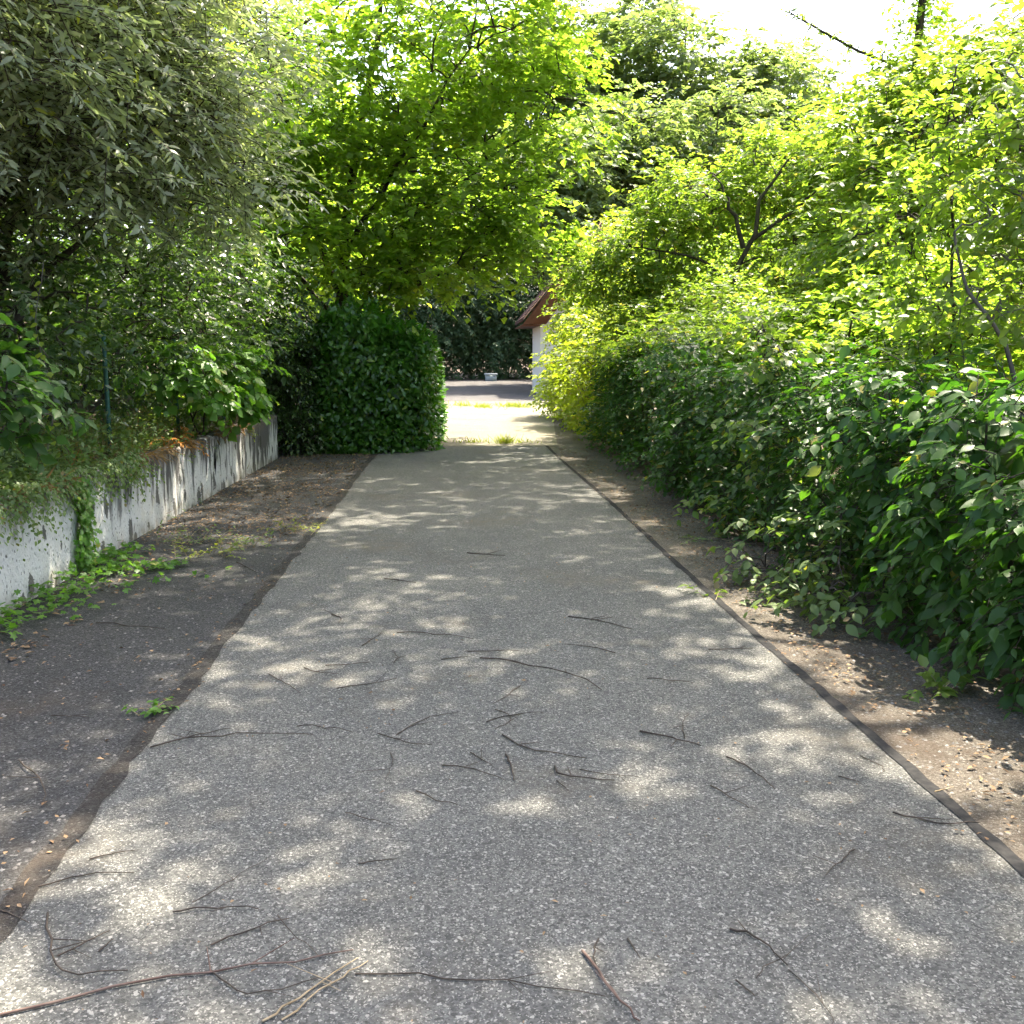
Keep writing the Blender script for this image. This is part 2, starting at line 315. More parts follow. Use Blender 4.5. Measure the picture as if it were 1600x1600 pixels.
L_hedge = leaf_mat('leaf_hedge', (.028, .078, .016), (.070, .140, .028), (.26, .22, .06), (1.9, 2.3, .6), .40, .42, .32)
L_ivy = leaf_mat('leaf_ivy', (.080, .19, .026), (.14, .26, .044), (.28, .28, .05), (1.8, 2.0, .7), .42, .40, .4)
L_far = leaf_mat('leaf_far', (.115, .165, .085), (.175, .22, .11), (.21, .22, .07), (2.0, 2.1, .8), .52, .55, .3)
L_conif = leaf_mat('leaf_bluegreen', (.050, .100, .045), (.095, .155, .068), (.10, .12, .05), (1.3, 1.5, .8), .28, .5, .35)
L_cover = leaf_mat('leaf_cover', (.095, .155, .045), (.16, .22, .07), (.26, .19, .09), (1.6, 1.7, .6), .40, .5, .4)
L_dry = leaf_mat('leaf_dry', (.20, .13, .055), (.30, .20, .10), (.36, .18, .04), (1.4, 1.2, .7), .35, .7, .2)
L_orange = leaf_mat('leaf_orange', (.34, .14, .03), (.45, .22, .05), (.30, .22, .08), (1.6, 1.2, .5), .35, .7, .2)
L_grass = leaf_mat('grass_blades', (.13, .18, .025), (.21, .24, .04), (.28, .24, .09), (1.9, 1.9, .5), .45, .5, .4)

# ------------------------------------------------------------------ ground and paving
def rise(y): return .02 * np.clip(np.asarray(y, float) - 20, 0, 45)
def ground_z(x, y):
    x = np.asarray(x, float); y = np.asarray(y, float)
    p = np.stack([x, y, 0 * x], -1); rough = .035 * wob(p, 2.2, 3) + .06 * wob(p, .5, 4)
    bank = .60 + .13 * np.clip(-3.0 - x, 0, 9) + rough
    near = np.where(x < -2.98, bank, -.02); t = np.clip((-3.35 - x) / 1.1, 0, 1); far = -.02 + t * (bank + .02)
    z = np.where(y < 16.52, near, far); z = z + np.where(x > 4.5, rough * np.clip((x - 4.5) / 2, 0, 1), 0)
    return z + rise(y)
xs = np.array([-400, -150, -60, -30, -20] + list(np.arange(-14, -3.0, .45)) + [-3.0, -2.96, -2.4, -1.35, 1.8, 2.6, 3.4] + list(np.arange(4.5, 16, 1.2)) + [20, 30, 60, 150, 400], float)
ys = np.array([-200, -60, -20, -8] + list(np.arange(-4, 16.5, .5)) + [16.5, 16.54] + list(np.arange(17, 30, .75)) + list(np.arange(30, 66, 3)) + [90, 150, 300, 700], float)
X, Y = np.meshgrid(xs, ys); Z = ground_z(X, Y); nx = len(xs); i = (np.arange(len(ys) - 1)[:, None] * nx + np.arange(nx - 1)[None]).ravel()
o = mesh('ground', np.stack([X, Y, Z], -1).reshape(-1, 3), np.stack([i, i + 1, i + nx + 1, i + nx], -1), M_soil, smooth=True); o['kind'] = 'structure'
def strip(name, fx0, fx1, y0, y1, dz, mat, step=.5, kind='structure', jit=0., seed=1):
    """a paving sheet between two edge lines; follows the rise of the ground."""
    yy = np.unique(np.concatenate([np.arange(y0, y1, step), [y1], [20.] if y0 < 20 < y1 else []])); rg = np.random.default_rng(seed)
    a = np.array([fx0(q) for q in yy]) + rg.normal(size=len(yy)) * jit; b = np.array([fx1(q) for q in yy]) + rg.normal(size=len(yy)) * jit
    V = [(x, y, float(rise(y)) + dz) for y, p, q in zip(yy, a, b) for x in (p, q)]
    F = [(2 * k, 2 * k + 1, 2 * k + 3, 2 * k + 2) for k in range(len(yy) - 1)]
    o = mesh(name, V, F, mat); o['kind'] = kind; return o
def lx(y): return -1.31 + .008 * math.sin(y * .8) + .003 * math.sin(y * 2.7 + 1)
def rx(y): return 1.79 + .012 * math.sin(y * .7)
strip('left_verge', lambda y: -2.95, lambda y: -1.1, -6, 24, -.004, M_left)
strip('right_verge', lambda y: 1.6, lambda y: 2.75 + .08 * math.sin(y * 1.3), -6, 29, -.004, M_right)
strip('driveway', lx, rx, -6, 18.6, .002, M_lane, .25)
strip('sun_tinted_apron', lambda y: -1.32 - .3 * max(0, y - 18.6) - .05 * math.sin(y * 3), lambda y: 2.0 + .09 * (y - 18.4), 18.45, 33, .006, M_sun_tint, .3)  # far paving under the sunlit patch, its sunny brightness painted into the tone
strip('driveway_seam', lambda y: lx(y) - .05, lambda y: lx(y) + .035, -6, 18, .006, M_seam, .12, jit=.009, seed=2)
strip('driveway_joint', lambda y: rx(y) - .026, lambda y: rx(y) + .026, -6, 18.5, .006, M_tar, .12, jit=.004, seed=3)
strip('side_street', lambda y: -26., lambda y: 26., 32.6, 50, .008, M_court, 1)

# ------------------------------------------------------------------ retaining wall (three cast panels with an eroded top)
wall = tag(empty('retaining_wall', (-2.97, 9, 0)), 'low weathered white concrete retaining wall with black lichen streaks along the left verge', 'wall')
def wall_panel(y0, y1, x0, seed):
    n = int((y1 - y0) / .06); yy = np.linspace(y0, y1, n); rg = np.random.default_rng(seed)
    p = np.stack([0 * yy, yy, 0 * yy], 1); top = .695 + .014 * wob(p, 3, seed) + .008 * rg.normal(size=n) - .05 * np.clip(wob(p, 1.7, seed + 5) - .45, 0, 1)
    prof = []
    for zf, dx in ((-.05, 0), (.12, 0), (.3, 0), (.5, 0), (.68, 0), (.86, 0), (.965, 0), (1.0, -.022), (1.0, -.20), (-.05, -.20)):
        prof.append(np.stack([x0 + dx + .006 * rg.normal(size=n) * (dx > -.1), yy, np.where(zf < 0, zf, zf * top)], 1))
    V = np.stack(prof, 1); k = V.shape[1]; i = (np.arange(n - 1)[:, None] * k + np.arange(k - 1)[None]).ravel()
    v = V.reshape(-1, 3); f = np.stack([i, i + 1, i + k + 1, i + k], -1)
    caps = [[0, 1, 8, 9], [1, 2, 7, 8]]
    ends = []
    for b in (0, (n - 1) * k): ends += [(b, b + 1, b + 8, b + 9), (b + 1, b + 3, b + 5, b + 8), (b + 5, b + 6, b + 7, b + 8)]
    return mesh('wall_panel', v, np.concatenate([f, np.array(ends)]), M_conc, wall)
wall_panel(1.5, 7.60, -2.845, 1); wall_panel(7.63, 12.1, -2.865, 2); wall_panel(12.12, 16.5, -2.868, 3)

# ------------------------------------------------------------------ garage at the end of the drive
GZ = .32
gar = tag(empty('garage', (5.2, 38, GZ)), 'white rendered garage with steep brown gable roof at the end of the drive', 'building')
x0, x1, y0, y1, ze, xr, zr = 3.26, 7.46, 36., 39.5, 3.76, 5.36, 6.3
v = [(x0, y0, GZ - .1), (x1, y0, GZ - .1), (x1, y0, ze), (xr, y0, zr - .12), (x0, y0, ze), (x0, y1, GZ - .1), (x1, y1, GZ - .1), (x1, y1, ze), (xr, y1, zr - .12), (x0, y1, ze)]
me = bpy.data.meshes.new('wall'); me.from_pydata([tuple(np.array(q) - np.array(gar.location)) for q in v], [], [(0, 1, 2, 3, 4), (9, 8, 7, 6, 5), (0, 4, 9, 5), (1, 6, 7, 2)]); me.materials.append(M_white); link('wall', me, gar)
sl = (zr - ze) / (xr - x0)
def slab(xa, za, xb, zb, ya, yb, t):
    v = [(xa, y, za + d) for y in (ya, yb) for d in (0, t)] + [(xb, y, zb + d) for y in (ya, yb) for d in (0, t)]
    return v, [(0, 1, 3, 2), (4, 6, 7, 5), (0, 4, 5, 1), (2, 3, 7, 6), (0, 2, 6, 4), (1, 5, 7, 3)]
for sgn in (-1, 1):
    xe = xr + sgn * (xr - x0 + .68); zee = zr - sl * (xr - x0 + .68)
    rf = mesh('roof', *slab(xe, zee + .02, xr, zr + .02, y0 - .45, y1 + .4, .09), M_tile, gar)
    xk = xe + (xr - xe) * .30; a_, b_ = y0 - .52, y0 - .453                     # wide boarded verge with a level foot at the eave
    pr_ = [(xe, zee - .07), (xr, zr + .08), (xr, zr - .78), (xk, zee - .07)]
    mesh('bargeboard', [(x, a_, z) for x, z in pr_] + [(x, b_, z) for x, z in pr_], [(0, 3, 2, 1), (4, 5, 6, 7), (0, 1, 5, 4), (1, 2, 6, 5), (2, 3, 7, 6), (3, 0, 4, 7)], M_brown, rf)
    mesh('trim', *slab(xe - .03 * sgn, zee + .085, xr, zr + .085, y0 - .55, y0 - .42, .05), M_trim, rf)
    mesh('soffit', *box(min(xe, xr + sgn * (xr - x0)), max(xe, xr + sgn * (xr - x0)), y0 - .45, y1 + .4, zee - .10, zee - .075), M_brown, rf)
    for k in range(24):                                             # rows of tiles down the slope
        t0 = k / 24; xa = xe + (xr - xe) * t0; za = zee + .115 + (zr - zee) * t0; xb = xe + (xr - xe) * (t0 + .052); zb = zee + .135 + (zr - zee) * (t0 + .045)
        mesh('tile_row', *slab(xa, za, xb, zb - .02, y0 - .42, y1 + .38, .03), M_tile, rf)
mesh('door', *box(x1 - 3.1, x1 - .7, y0 - .03, y0 + .02, GZ, GZ + 2.1), M_brown, gar)

# ------------------------------------------------------------------ wire fence on the bank
fen = tag(empty('wire_fence', (-3.42, 10.1, .7)), 'green wire mesh fence with steel post half hidden on the bank above the wall', 'fence')
for yy in (7.6, 10.1, 12.6, 15.1):
    zb = float(ground_z(-3.42, yy)) - .15; p = mesh('post', *tubes([[(-3.42, yy, zb), (-3.42, yy, 1.86)]], [[.022, .022]], 10), M_post, fen)
    mesh('cap', *tubes([[(-3.42, yy, 1.86), (-3.42, yy, 1.875), (-3.42, yy, 1.89)]], [[.027, .027, .006]], 10), M_post, p)
zz = np.arange(.72, 1.75, .1); P = [[(-3.40, 4.5, q), (-3.40, 10, q), (-3.40, 16.2, q)] for q in zz]; W1 = tubes(P, np.full((len(P), 3), .0016), 3)
P = []
for y_ in np.arange(4.5, 16.2, .1): P.append([(-3.398, y_, .7), (-3.398, y_, 1.2), (-3.398, y_, 1.72)])
tag(mesh('wire_mesh', *cat_geo([W1, tubes(P, np.full((len(P), 3), .0013), 3)]), M_wire, fen), kind='stuff')

# ------------------------------------------------------------------ left side: bank plants
def stems_fan(base, tips, r0, r1, lift=.5):
    b = np.array(base, float); return [([b + np.array([.05 * k, .03 * k, 0]), (b * .55 + np.array(t) * .45) + np.array([0, 0, lift * .3]), t], r0, r1) for k, t in enumerate(tips)]
plant('willow', 'tall grey-green willow shrub with narrow drooping leaves above the wall', 'willow', (-4.6, 9.2, 1.0),
      stems_fan((-4.6, 9.2, .8), [(-4.2, 7.6, 4.4), (-3.4, 9.6, 4.6), (-2.9, 10.4, 3.8), (-4.4, 9.2, 5.6), (-4.6, 8, 3.2), (-3.6, 11, 5.4)], .06, .012),
      [(-4.0, 7.4, 4.4, 1.5, 1.3, 1.2), (-3.5, 9.4, 4.2, 1.4, 1.5, 1.2), (-4.2, 8.6, 3.0, 1.2, 1.5, .8), (-2.75, 10.4, 3.7, .95, 1.1, .8), (-3.8, 9.6, 5.6, 2.0, 1.8, 1.1), (-5.2, 7, 3.6, 1.2, 1.3, 1.2), (-3.0, 11.5, 5.0, 1.2, 1.2, 1.0)],
      700, .28, 12, 14, .42, .095, .027, L_willow, M_bark, 'lance', seed=1, droop=.32, gap=.35, flat=.8, upw=.7, outw=.7, jit=.5, fan=.75, br=.007)
plant('privet_shrub', 'dark glossy-leaved shrub below the willow behind the fence', 'shrub', (-4.4, 11.2, 1.0),
      stems_fan((-4.4, 11.2, .8), [(-4.2, 9.6, 2.5), (-3.4, 12.4, 2.8), (-3.9, 11, 3), (-5, 9, 2.4), (-3.3, 13.6, 2.6)], .03, .008),
      [(-4.3, 9.4, 2.1, 1.0, 1.4, .9), (-3.7, 11.6, 2.35, .95, 1.3, 1.0), (-3.2, 13.4, 2.5, .9, 1.3, 1.0), (-5.4, 8, 2.2, 1.1, 1.3, .8), (-4.5, 8.6, 1.5, .7, 1.8, .45), (-4.2, 12, 1.45, .7, 2.0, .5), (-3.7, 15, 1.5, .6, 1.2, .6)],
      560, .22, 6, 10, .34, .085, .03, L_gloss, M_bark, 'lance', seed=2, twigs=False, droop=.35, gap=.3, flat=.8, upw=.8, outw=.6, jit=.5, br=.006)
plant('understorey_shrub', 'dark shady evergreen thicket behind the fence under the willow', 'shrub', (-7.0, 11, 1.2),
      stems_fan((-7, 11, 1), [(-6.5, 8, 4), (-6.8, 11, 5), (-6, 14, 4.5), (-6.8, 16, 4), (-5.5, 17, 3.5)], .06, .012),
      [(-6.6, 7.2, 3.2, 1.4, 2.0, 2.4), (-6.8, 10.5, 3.8, 1.6, 2.2, 3.0), (-6.4, 14, 3.8, 1.8, 2.2, 3.0), (-5.0, 16.5, 3.0, 1.7, 1.6, 2.2), (-4.0, 15.6, 2.4, .9, 1.2, 1.3), (-3.7, 18.2, 1.6, .8, 1.2, 1.5), (-5.5, 9, 1.7, .8, 3, .6), (-5.5, 14, 1.7, .9, 3, .7), (-8.5, 8, 5.5, 2, 3, 3.5), (-8.5, 14, 6, 2, 3.5, 4)],
      1100, .4, 5, 9, .5, .17, .085, L_gloss, M_bark, 'diamond', seed=3, droop=.3, gap=.15, flat=.8, twigs=False, br=.01)
plant('hazel_shrub', 'bright green broad-leaved shrub spilling over the wall beside the laurel hedge', 'shrub', (-3.15, 12.2, .75),
      stems_fan((-3.15, 12.2, .7), [(-2.9, 11.8, 1.5), (-2.75, 12.4, 1.3), (-3, 11.4, 1.35)], .012, .005),
      [(-2.95, 11.7, 1.35, .34, .5, .38), (-2.75, 12.5, 1.15, .25, .4, .3), (-3.15, 11.2, 1.55, .3, .4, .25), (-2.75, 12.9, 1.5, .35, .5, .3)],
      70, .12, 4, 6, .2, .105, .085, L_ivy, M_bark, 'pointed', seed=4, droop=.5, gap=.1, upw=.7, outw=.6, jit=.3, parts=150, br=.003, twr=.003)
plant('knotweed', 'cool green large-leaved plant at the photo edge above the wall', 'plant', (-3.05, 6.3, .75),
      stems_fan((-3.1, 6.3, .7), [(-2.85, 6.2, 1.6), (-2.8, 6.5, 1.45), (-3.0, 6.0, 1.8), (-2.75, 6.7, 1.3)], .008, .004),
      [(-2.85, 6.25, 1.55, .28, .35, .25), (-2.8, 6.6, 1.3, .22, .35, .2), (-3.05, 6.1, 1.9, .3, .35, .3)],
      44, .1, 3, 5, .2, .10, .06, L_hedge, M_bark, 'pointed', seed=5, droop=.4, gap=.05, upw=.7, outw=.5, jit=.35, parts=90, br=.003, twr=.003)
# yellow-green vine climbing the fence
rng = np.random.default_rng(31); vine = tag(empty('climbing_vine', (-3.2, 8.0, .8)), 'thin yellow-green vine strand hanging in front of the dark shrub', 'vine')
z_ = np.linspace(.8, 2.35, 12); path = np.stack([-3.17 + .03 * np.sin(z_ * 6), 8.0 + .05 * np.cos(z_ * 5), z_], 1); mesh('stem', *tubes(path[None], np.full((1, 12), .004), 4), M_bark2, vine)
lv = Leaves(); n = 34; k = rng.integers(0, 12, n); ax = rnd3(rng, n) * np.array([1, 1, .3]) - UP * .4; lv.add(path[k] + rng.normal(size=(n, 3)) * .03, ax, UP * .6 - CF * .7 + rnd3(rng, n) * .4, rng.uniform(.05, .085, n), rng.uniform(.04, .07, n)); lv.build(vine, L_gold, 'ovate', rng, 'foliage', 34)

# ground cover and dry grass on the bank
rng = np.random.default_rng(41)
def scatter_bank(n, x0, x1, y0, y1): x = rng.uniform(x0, x1, n); y = rng.uniform(y0, y1, n); return np.stack([x, y, ground_z(x, y)], 1)
lv = Leaves(); O = scatter_bank(6500, -4.4, -2.95, 3.5, 12.2); m = wob(O, 1.6, 5) > -.6; O = O[m]
spray_leaves(lv, None, rng, O, rng.normal(size=O.shape) * np.array([.8, .8, .2]) + UP * .8, .22, 8, .036, .022, .5, jit=.4, upw=.8)
O = np.stack([np.full(700, -2.93) + rng.normal(size=700) * .03, rng.uniform(3.8, 9.2, 700), .70 + rng.random(700) * .06], 1)   # runners hanging over the wall edge
m = wob(O * np.array([0, 1, 0]), 2.6, 9) > -.45; O = O[m]
spray_leaves(lv, None, rng, O, np.array([.75, 0, .25]) + rng.normal(size=O.shape) * .3, .24, 10, .030, .019, .95, jit=.4, upw=.6, outw=.6)
O = scatter_bank(520, -3.9, -3.0, 6.5, 13.5); O = O[wob(O, 1.4, 25) > -.2]; spray_leaves(lv, None, rng, O, rng.normal(size=O.shape) * np.array([.35, .35, .1]) + UP, .42, 14, .05, .026, .15, jit=.4, upw=.8)
root = tag(empty('ground_cover', (-3.5, 7.5, .7)), 'low trailing green plants covering the bank and hanging over the wall top', 'ground cover', kind='stuff'); lv.build(root, L_cover, 'lance', rng, 'foliage')
lv = Leaves(); O = scatter_bank(2400, -4.2, -2.92, 4.0, 16.3); m = wob(O, 1.2, 15) > -.1; O = O[m]; n = len(O)
lv.add(O, rng.normal(size=(n, 3)) * np.array([.6, .6, .1]) + UP, rnd3(rng, n), rng.uniform(.08, .3, n), .008)
O = scatter_bank(1500, -3.3, -2.9, 4.0, 16.3); n = len(O); lv.add(O + UP * .015, rnd3(rng, n) * np.array([1, 1, .25]), UP + rnd3(rng, n) * .4, rng.uniform(.03, .06, n), rng.uniform(.012, .03, n))
O = np.stack([np.full(900, -2.9) + rng.normal(size=900) * .03, rng.uniform(5, 14.5, 900), .70 + rng.random(900) * .03], 1); O = O[wob(O * np.array([0, 1, 0]), 2.0, 19) > -.1]; n = len(O)
lv.add(O, np.array([.7, 0, -.35]) + rng.normal(size=(n, 3)) * np.array([.3, .7, .5]), rnd3(rng, n), rng.uniform(.05, .2, n), rng.uniform(.005, .02, n))
root = tag(empty('dry_grass', (-3.4, 9, .7)), 'dry straw-coloured grass and dead leaves on the bank above the wall', 'dry grass', kind='stuff'); lv.build(root, L_dry, 'lance', rng, 'foliage')
fern = tag(empty('dead_fern', (-2.98, 10.9, .7)), 'orange-brown dead fern on top of the wall', 'fern'); lv = Leaves(); tw = []
O = np.array([-2.98, 10.9, .72]) + rng.normal(size=(16, 3)) * np.array([.05, .16, .02]); spray_leaves(lv, tw, rng, O, rng.normal(size=(16, 3)) * .8 + np.array([.4, 0, .7]), .26, 14, .06, .016, .6, jit=.4, twr=.002); lv.build(fern, L_orange, 'lance', rng, 'fronds'); v, f = cat_geo(tw); tag(mesh('stalks', v, f, M_straw, fern), kind='stuff')
for (yy, zz_, lab) in ((8.95, .60, 'small pale yellow weed rooted in the wall face near the ivy'), (14.1, .60, 'small yellow-green weed growing from the streaked far end of the wall')):
    r_ = tag(empty('wall_weed', (-2.86, yy, zz_)), lab, 'weed', 'weeds on the wall face'); lv = Leaves(); tw = []
    spray_leaves(lv, tw, rng, np.array([-2.86, yy, zz_]) + rng.normal(size=(9, 3)) * .015, rng.normal(size=(9, 3)) * .5 + np.array([.7, 0, .2]), .12, 7, .035, .022, .5, jit=.4, twr=.002); lv.build(r_, L_grass, 'ovate', rng, 'foliage', 40); tag(mesh('stems', *cat_geo(tw), M_straw, r_), kind='stuff')

# ivy: a green band running down the wall joint, spreading along its foot
ivy = tag(empty('ivy', (-2.84, 7.6, 0)), 'bright green ivy running down the wall joint and spreading along its foot', 'ivy'); lv = Leaves(); rng = np.random.default_rng(51)
n = 420; t = rng.random(n); wv = .055 + .05 * (1 - t) + .03 * np.sin(t * 9)
y_ = 7.60 + rng.normal(size=n) * wv; p = np.stack([-2.835 + rng.random(n) * .07, y_, .02 + t * .70], 1)
lv.add(p, np.stack([rng.uniform(.1, .5, n), rng.normal(size=n) * .5, -rng.uniform(.3, 1, n)], 1), np.array([1., -.25, .35]) + rng.normal(size=(n, 3)) * .3, rng.uniform(.035, .06, n), rng.uniform(.035, .06, n))
n = 760; t = rng.random(n); y_ = 5.6 + 2.75 * t; wd = .10 + .22 * np.exp(-((y_ - 7.35) / .45) ** 2) + .10 * np.exp(-((y_ - 6.5) / .5) ** 2); x_ = -2.83 + np.abs(rng.normal(size=n)) * wd * 1.2
arm = rng.random(n) < .16; x_ = np.where(arm, -2.7 + rng.random(n) * .62, x_); y_ = np.where(arm, 7.5 + (x_ + 2.7) * .3 + rng.normal(size=n) * .08, y_)
m = (wob(np.stack([x_, y_, 0 * x_], 1), 5, 8) > -.55); x_, y_ = x_[m], y_[m]; n = len(x_)
p = np.stack([x_, y_, .02 + rng.random(n) * .10 * np.exp(-(x_ + 2.83) * 2)], 1)
lv.add(p, np.stack([rng.normal(size=n) + .4, rng.normal(size=n), rng.normal(size=n) * .25], 1), UP + rng.normal(size=(n, 3)) * .35, rng.uniform(.035, .062, n), rng.uniform(.035, .06, n))
path = np.stack([np.full(9, -2.83), 7.6 + .03 * np.sin(np.arange(9) * 1.7), np.linspace(0, .74, 9)], 1); mesh('stem', *tubes(np.stack([path, path + np.array([0, .05, 0])]), np.full((2, 9), .006), 5), M_bark, ivy)
lv.build(ivy, L_ivy, 'lobed', rng, 'foliage', 300)

# ------------------------------------------------------------------ left side: laurel hedge and maple
def hedge_points(rng, n, bx, depth, rnd_, seed, bump=.06):
    """points on and just inside a rounded block (x0,x1,y0,y1,z0,z1) with outward normals"""
    x0, x1, y0, y1, z0, z1 = bx; c = np.array([(x0 + x1) / 2, (y0 + y1) / 2, (z0 + z1) / 2]); h = np.array([x1 - x0, y1 - y0, z1 - z0]) / 2
    ar = np.array([h[1] * h[2], h[1] * h[2], h[0] * h[2], h[0] * h[1]]); fc = rng.choice(4, n, p=ar / ar.sum()); q = rng.uniform(-1, 1, (n, 3)); nrm = np.zeros((n, 3))
    for k, (a, sg) in enumerate(((0, -1), (0, 1), (1, -1), (2, 1))): q[fc == k, a] = sg
    p = q * h; inner = h - rnd_; core = np.clip(p, -inner, inner); core[:, 2] = np.where(p[:, 2] < 0, p[:, 2], core[:, 2]); d = p - core; nrm = nz(d); p = core + nrm * np.minimum(np.linalg.norm(d, axis=1, keepdims=True), rnd_)
    w_ = c + p; w_ = w_ + nrm * (bump * wob(w_, 2.4, seed))[:, None] - nrm * (rng.exponential(depth, n))[:, None]
    return w_, nrm
rng = np.random.default_rng(61); lau = tag(empty('laurel_hedge', (-1.7, 18.5, 0)), 'clipped dark green laurel hedge block with rounded top beside the lane', 'hedge'); lv = Leaves()
for bx, n in (((-2.55, -.26, 17.1, 24.5, 0, 2.30), 15000), ((-2.5, -.85, 17.0, 21, 0, 2.62), 5500), ((-4.0, -2.1, 18.0, 23, 0, 2.2), 4200)):
    p, nr = hedge_points(rng, n, bx, .10, .85, 5, .13)
    lv.add(p, nr * .45 + rnd3(rng, n) * .6 + UP * .15 - UP * rng.random((n, 1)) * .8, nr * .8 + UP * .5 + rnd3(rng, n) * .55, rng.uniform(.10, .165, n), rng.uniform(.045, .07, n), rng.random(n))
    p, nr = hedge_points(rng, n // 2, bx, .12, .5, 5, .09); p -= nr * .3; m = len(p); lv.add(p, rnd3(rng, m), rnd3(rng, m) * .6 + nr, .26, .2, 0)
mesh('stems', *wood([([(-2.6 + .5 * k, 17.7 + .9 * (k % 2), -.05), (-2.5 + .48 * k, 17.8 + .9 * (k % 2), 1), (-2.3 + .42 * k, 18 + .9 * (k % 2), 2.1)], .03, .01) for k in range(5)]), M_bark, lau)
lv.build(lau, L_laurel, 'lance', rng, 'foliage', 300, 'ovate')
plant('bramble', 'dark bramble trailing at the shady left end of the laurel hedge', 'bramble', (-3.1, 16.9, 0), stems_fan((-3.1, 16.9, 0), [(-2.9, 16.7, 1.1), (-2.6, 16.9, .7), (-3.2, 16.7, 1.5)], .012, .005),
      [(-2.95, 16.95, .8, .4, .3, .8), (-2.6, 17.05, .45, .4, .25, .45), (-3.1, 16.9, 1.6, .6, .4, .6), (-2.7, 17.2, 1.5, .4, .35, .6), (-3.0, 17.3, 2.4, .7, .5, .6)], 260, .12, 5, 7, .25, .07, .035, L_gloss, M_bark, 'lance', seed=6, droop=.7, gap=.1, br=.003)
ms = [([(-2.6, 21.5, .5), (-2.4, 21.2, 2.4), (-2.0, 20.6, 4.5), (-1.4, 20, 7.5), (-1.0, 19.8, 9.3)], .17, .03), ([(-2.4, 21.2, 2.6), (-1.2, 20.6, 4.0), (.4, 20.2, 5.2), (1.7, 20, 6.0)], .08, .015),
      ([(-2.3, 21, 3.0), (-2.8, 20, 4.6), (-3.0, 18.9, 6.2), (-3.2, 18.2, 7.4)], .08, .015), ([(-2.2, 20.9, 3.6), (-1.0, 19.5, 5.2), (.4, 19, 7.2)], .07, .012), ([(-2.4, 21.2, 2.2), (-1.4, 20, 3.2), (.2, 19.6, 3.5)], .05, .01), ([(-2.5, 21, 2.6), (-3.4, 19.6, 3.8), (-3.8, 18.4, 4.3)], .06, .01)]
plant('maple_tree', 'large fresh green maple leaning over the lane behind the laurel hedge', 'tree', (-2.6, 21.5, .5), ms,
      [(-1.7, 20, 4.6, 2.1, 1.9, 1.4), (.3, 20, 4.8, 1.6, 1.8, 1.3), (-2.9, 18.8, 6.4, 2.0, 1.8, 1.6), (-.3, 19.5, 7.3, 2.3, 2.0, 1.7), (1.9, 19.8, 6.2, 1.15, 1.2, .95), (1.7, 19.6, 4.5, .85, 1.0, .55), (1.1, 19.4, 3.7, .8, .9, .4), (-.3, 19.5, 3.3, 1.4, 1.2, .55), (-3.4, 18.4, 4.4, 1.2, 1.2, 1.0), (1.2, 20.3, 8.2, 1.5, 1.5, 1.3), (-2.2, 17.9, 3.5, 1.1, .8, .5), (-1.2, 18.2, 2.95, .8, .7, .28), (-4.2, 20, 5.5, 1.6, 1.5, 1.8)],
      700, .34, 8, 9, .5, .135, .105, L_maple, M_bark, 'diamond', seed=7, twigs=False, droop=.3, gap=.35, flat=.35, upw=1.1, outw=.25, jit=.35, br=.011)

plant('ash_tree', 'darker tree crowd behind the maple on the bank', 'tree', (-7, 25, 1.1), [([(-7, 25, .9), (-6.8, 25, 4), (-6.4, 25, 9)], .2, .04), ([(-6.9, 25, 3), (-5, 25.5, 5), (-3.6, 26, 6)], .1, .02)],
      [(-6.8, 25, 4, 2.6, 1.8, 2.6), (-3.8, 26, 4.2, 2.2, 1.5, 2.2), (-6.5, 25, 8, 3, 2, 2.6), (-2.2, 27, 6.4, 2.2, 1.6, 2.2), (-10, 22, 5, 2.5, 2.2, 4.5)], 620, .42, 6, 8, .6, .2, .15, L_maple, M_bark, 'diamond', seed=17, droop=.3, gap=.15, flat=.5, br=.013, twigs=False)

# ------------------------------------------------------------------ far end: dark evergreens and tall trees
rng = np.random.default_rng(71)
for k, (x, y, h, r_, lab) in enumerate(((-5.5, 51, 7.5, 2.6, 'dark evergreen shrub behind the laurel hedge end'), (-1.2, 52, 8.2, 2.5, 'bluish evergreen shrub directly beyond the gap at the end of the lane'), (2.4, 53, 7.4, 2.3, 'dark evergreen shrub beside the garage eave'), (6.5, 54, 8.5, 2.6, 'dark evergreen shrub hidden mostly behind the garage'))):
    plant('evergreen_shrub', lab, 'shrub', (x, y, .62), [([(x, y, .5), (x, y, h * .5), (x, y, h * .9)], .12, .02)],
          [(x, y, .9 + h * .2, r_, 1.4, h * .24), (x + .3, y, .7 + h * .5, r_ * .95, 1.5, h * .28), (x - .2, y + .3, .7 + h * .8, r_ * .6, 1.2, h * .22)], 520, .4, 8, 8, .55, .18, .085, L_conif, M_bark, 'diamond', seed=80 + k, group='evergreens across the far end', droop=.6, gap=.1, flat=.9, upw=.6, outw=.7, twigs=False, br=.01)
for k, (x, y, h, lab) in enumerate(((7.8, 46, 13.5, 'dark leafy tree standing just behind the garage'), (12.6, 47.5, 14.5, 'dark leafy tree on the far side of the street right of the garage'), (3.9, 43.4, 11.5, 'leafy tree leaning over the street between garage and evergreens'))):
    plant('street_tree', lab, 'tree', (x, y, .5), [([(x, y, .3), (x, y, h * .5), (x, y, h * .9)], .2, .03)], [(x, y, h * .45 + (3.2 if k == 2 else 0), 3.0, 2.4, 2.2), (x - .8, y, h * .68, 3.0, 2.4, 2.2), (x + .5, y, h * .86, 2.4, 2.0, 1.7), (x - 2.6, y - .5, h * (.75 if k == 2 else .52), 1.6, 1.6, 1.3)], 420, .5, 6, 7, .7, .27, .19, L_far, M_bark, 'diamond', seed=120 + k, group='street trees', droop=.3, gap=.3, flat=.5, twigs=False, br=.02)
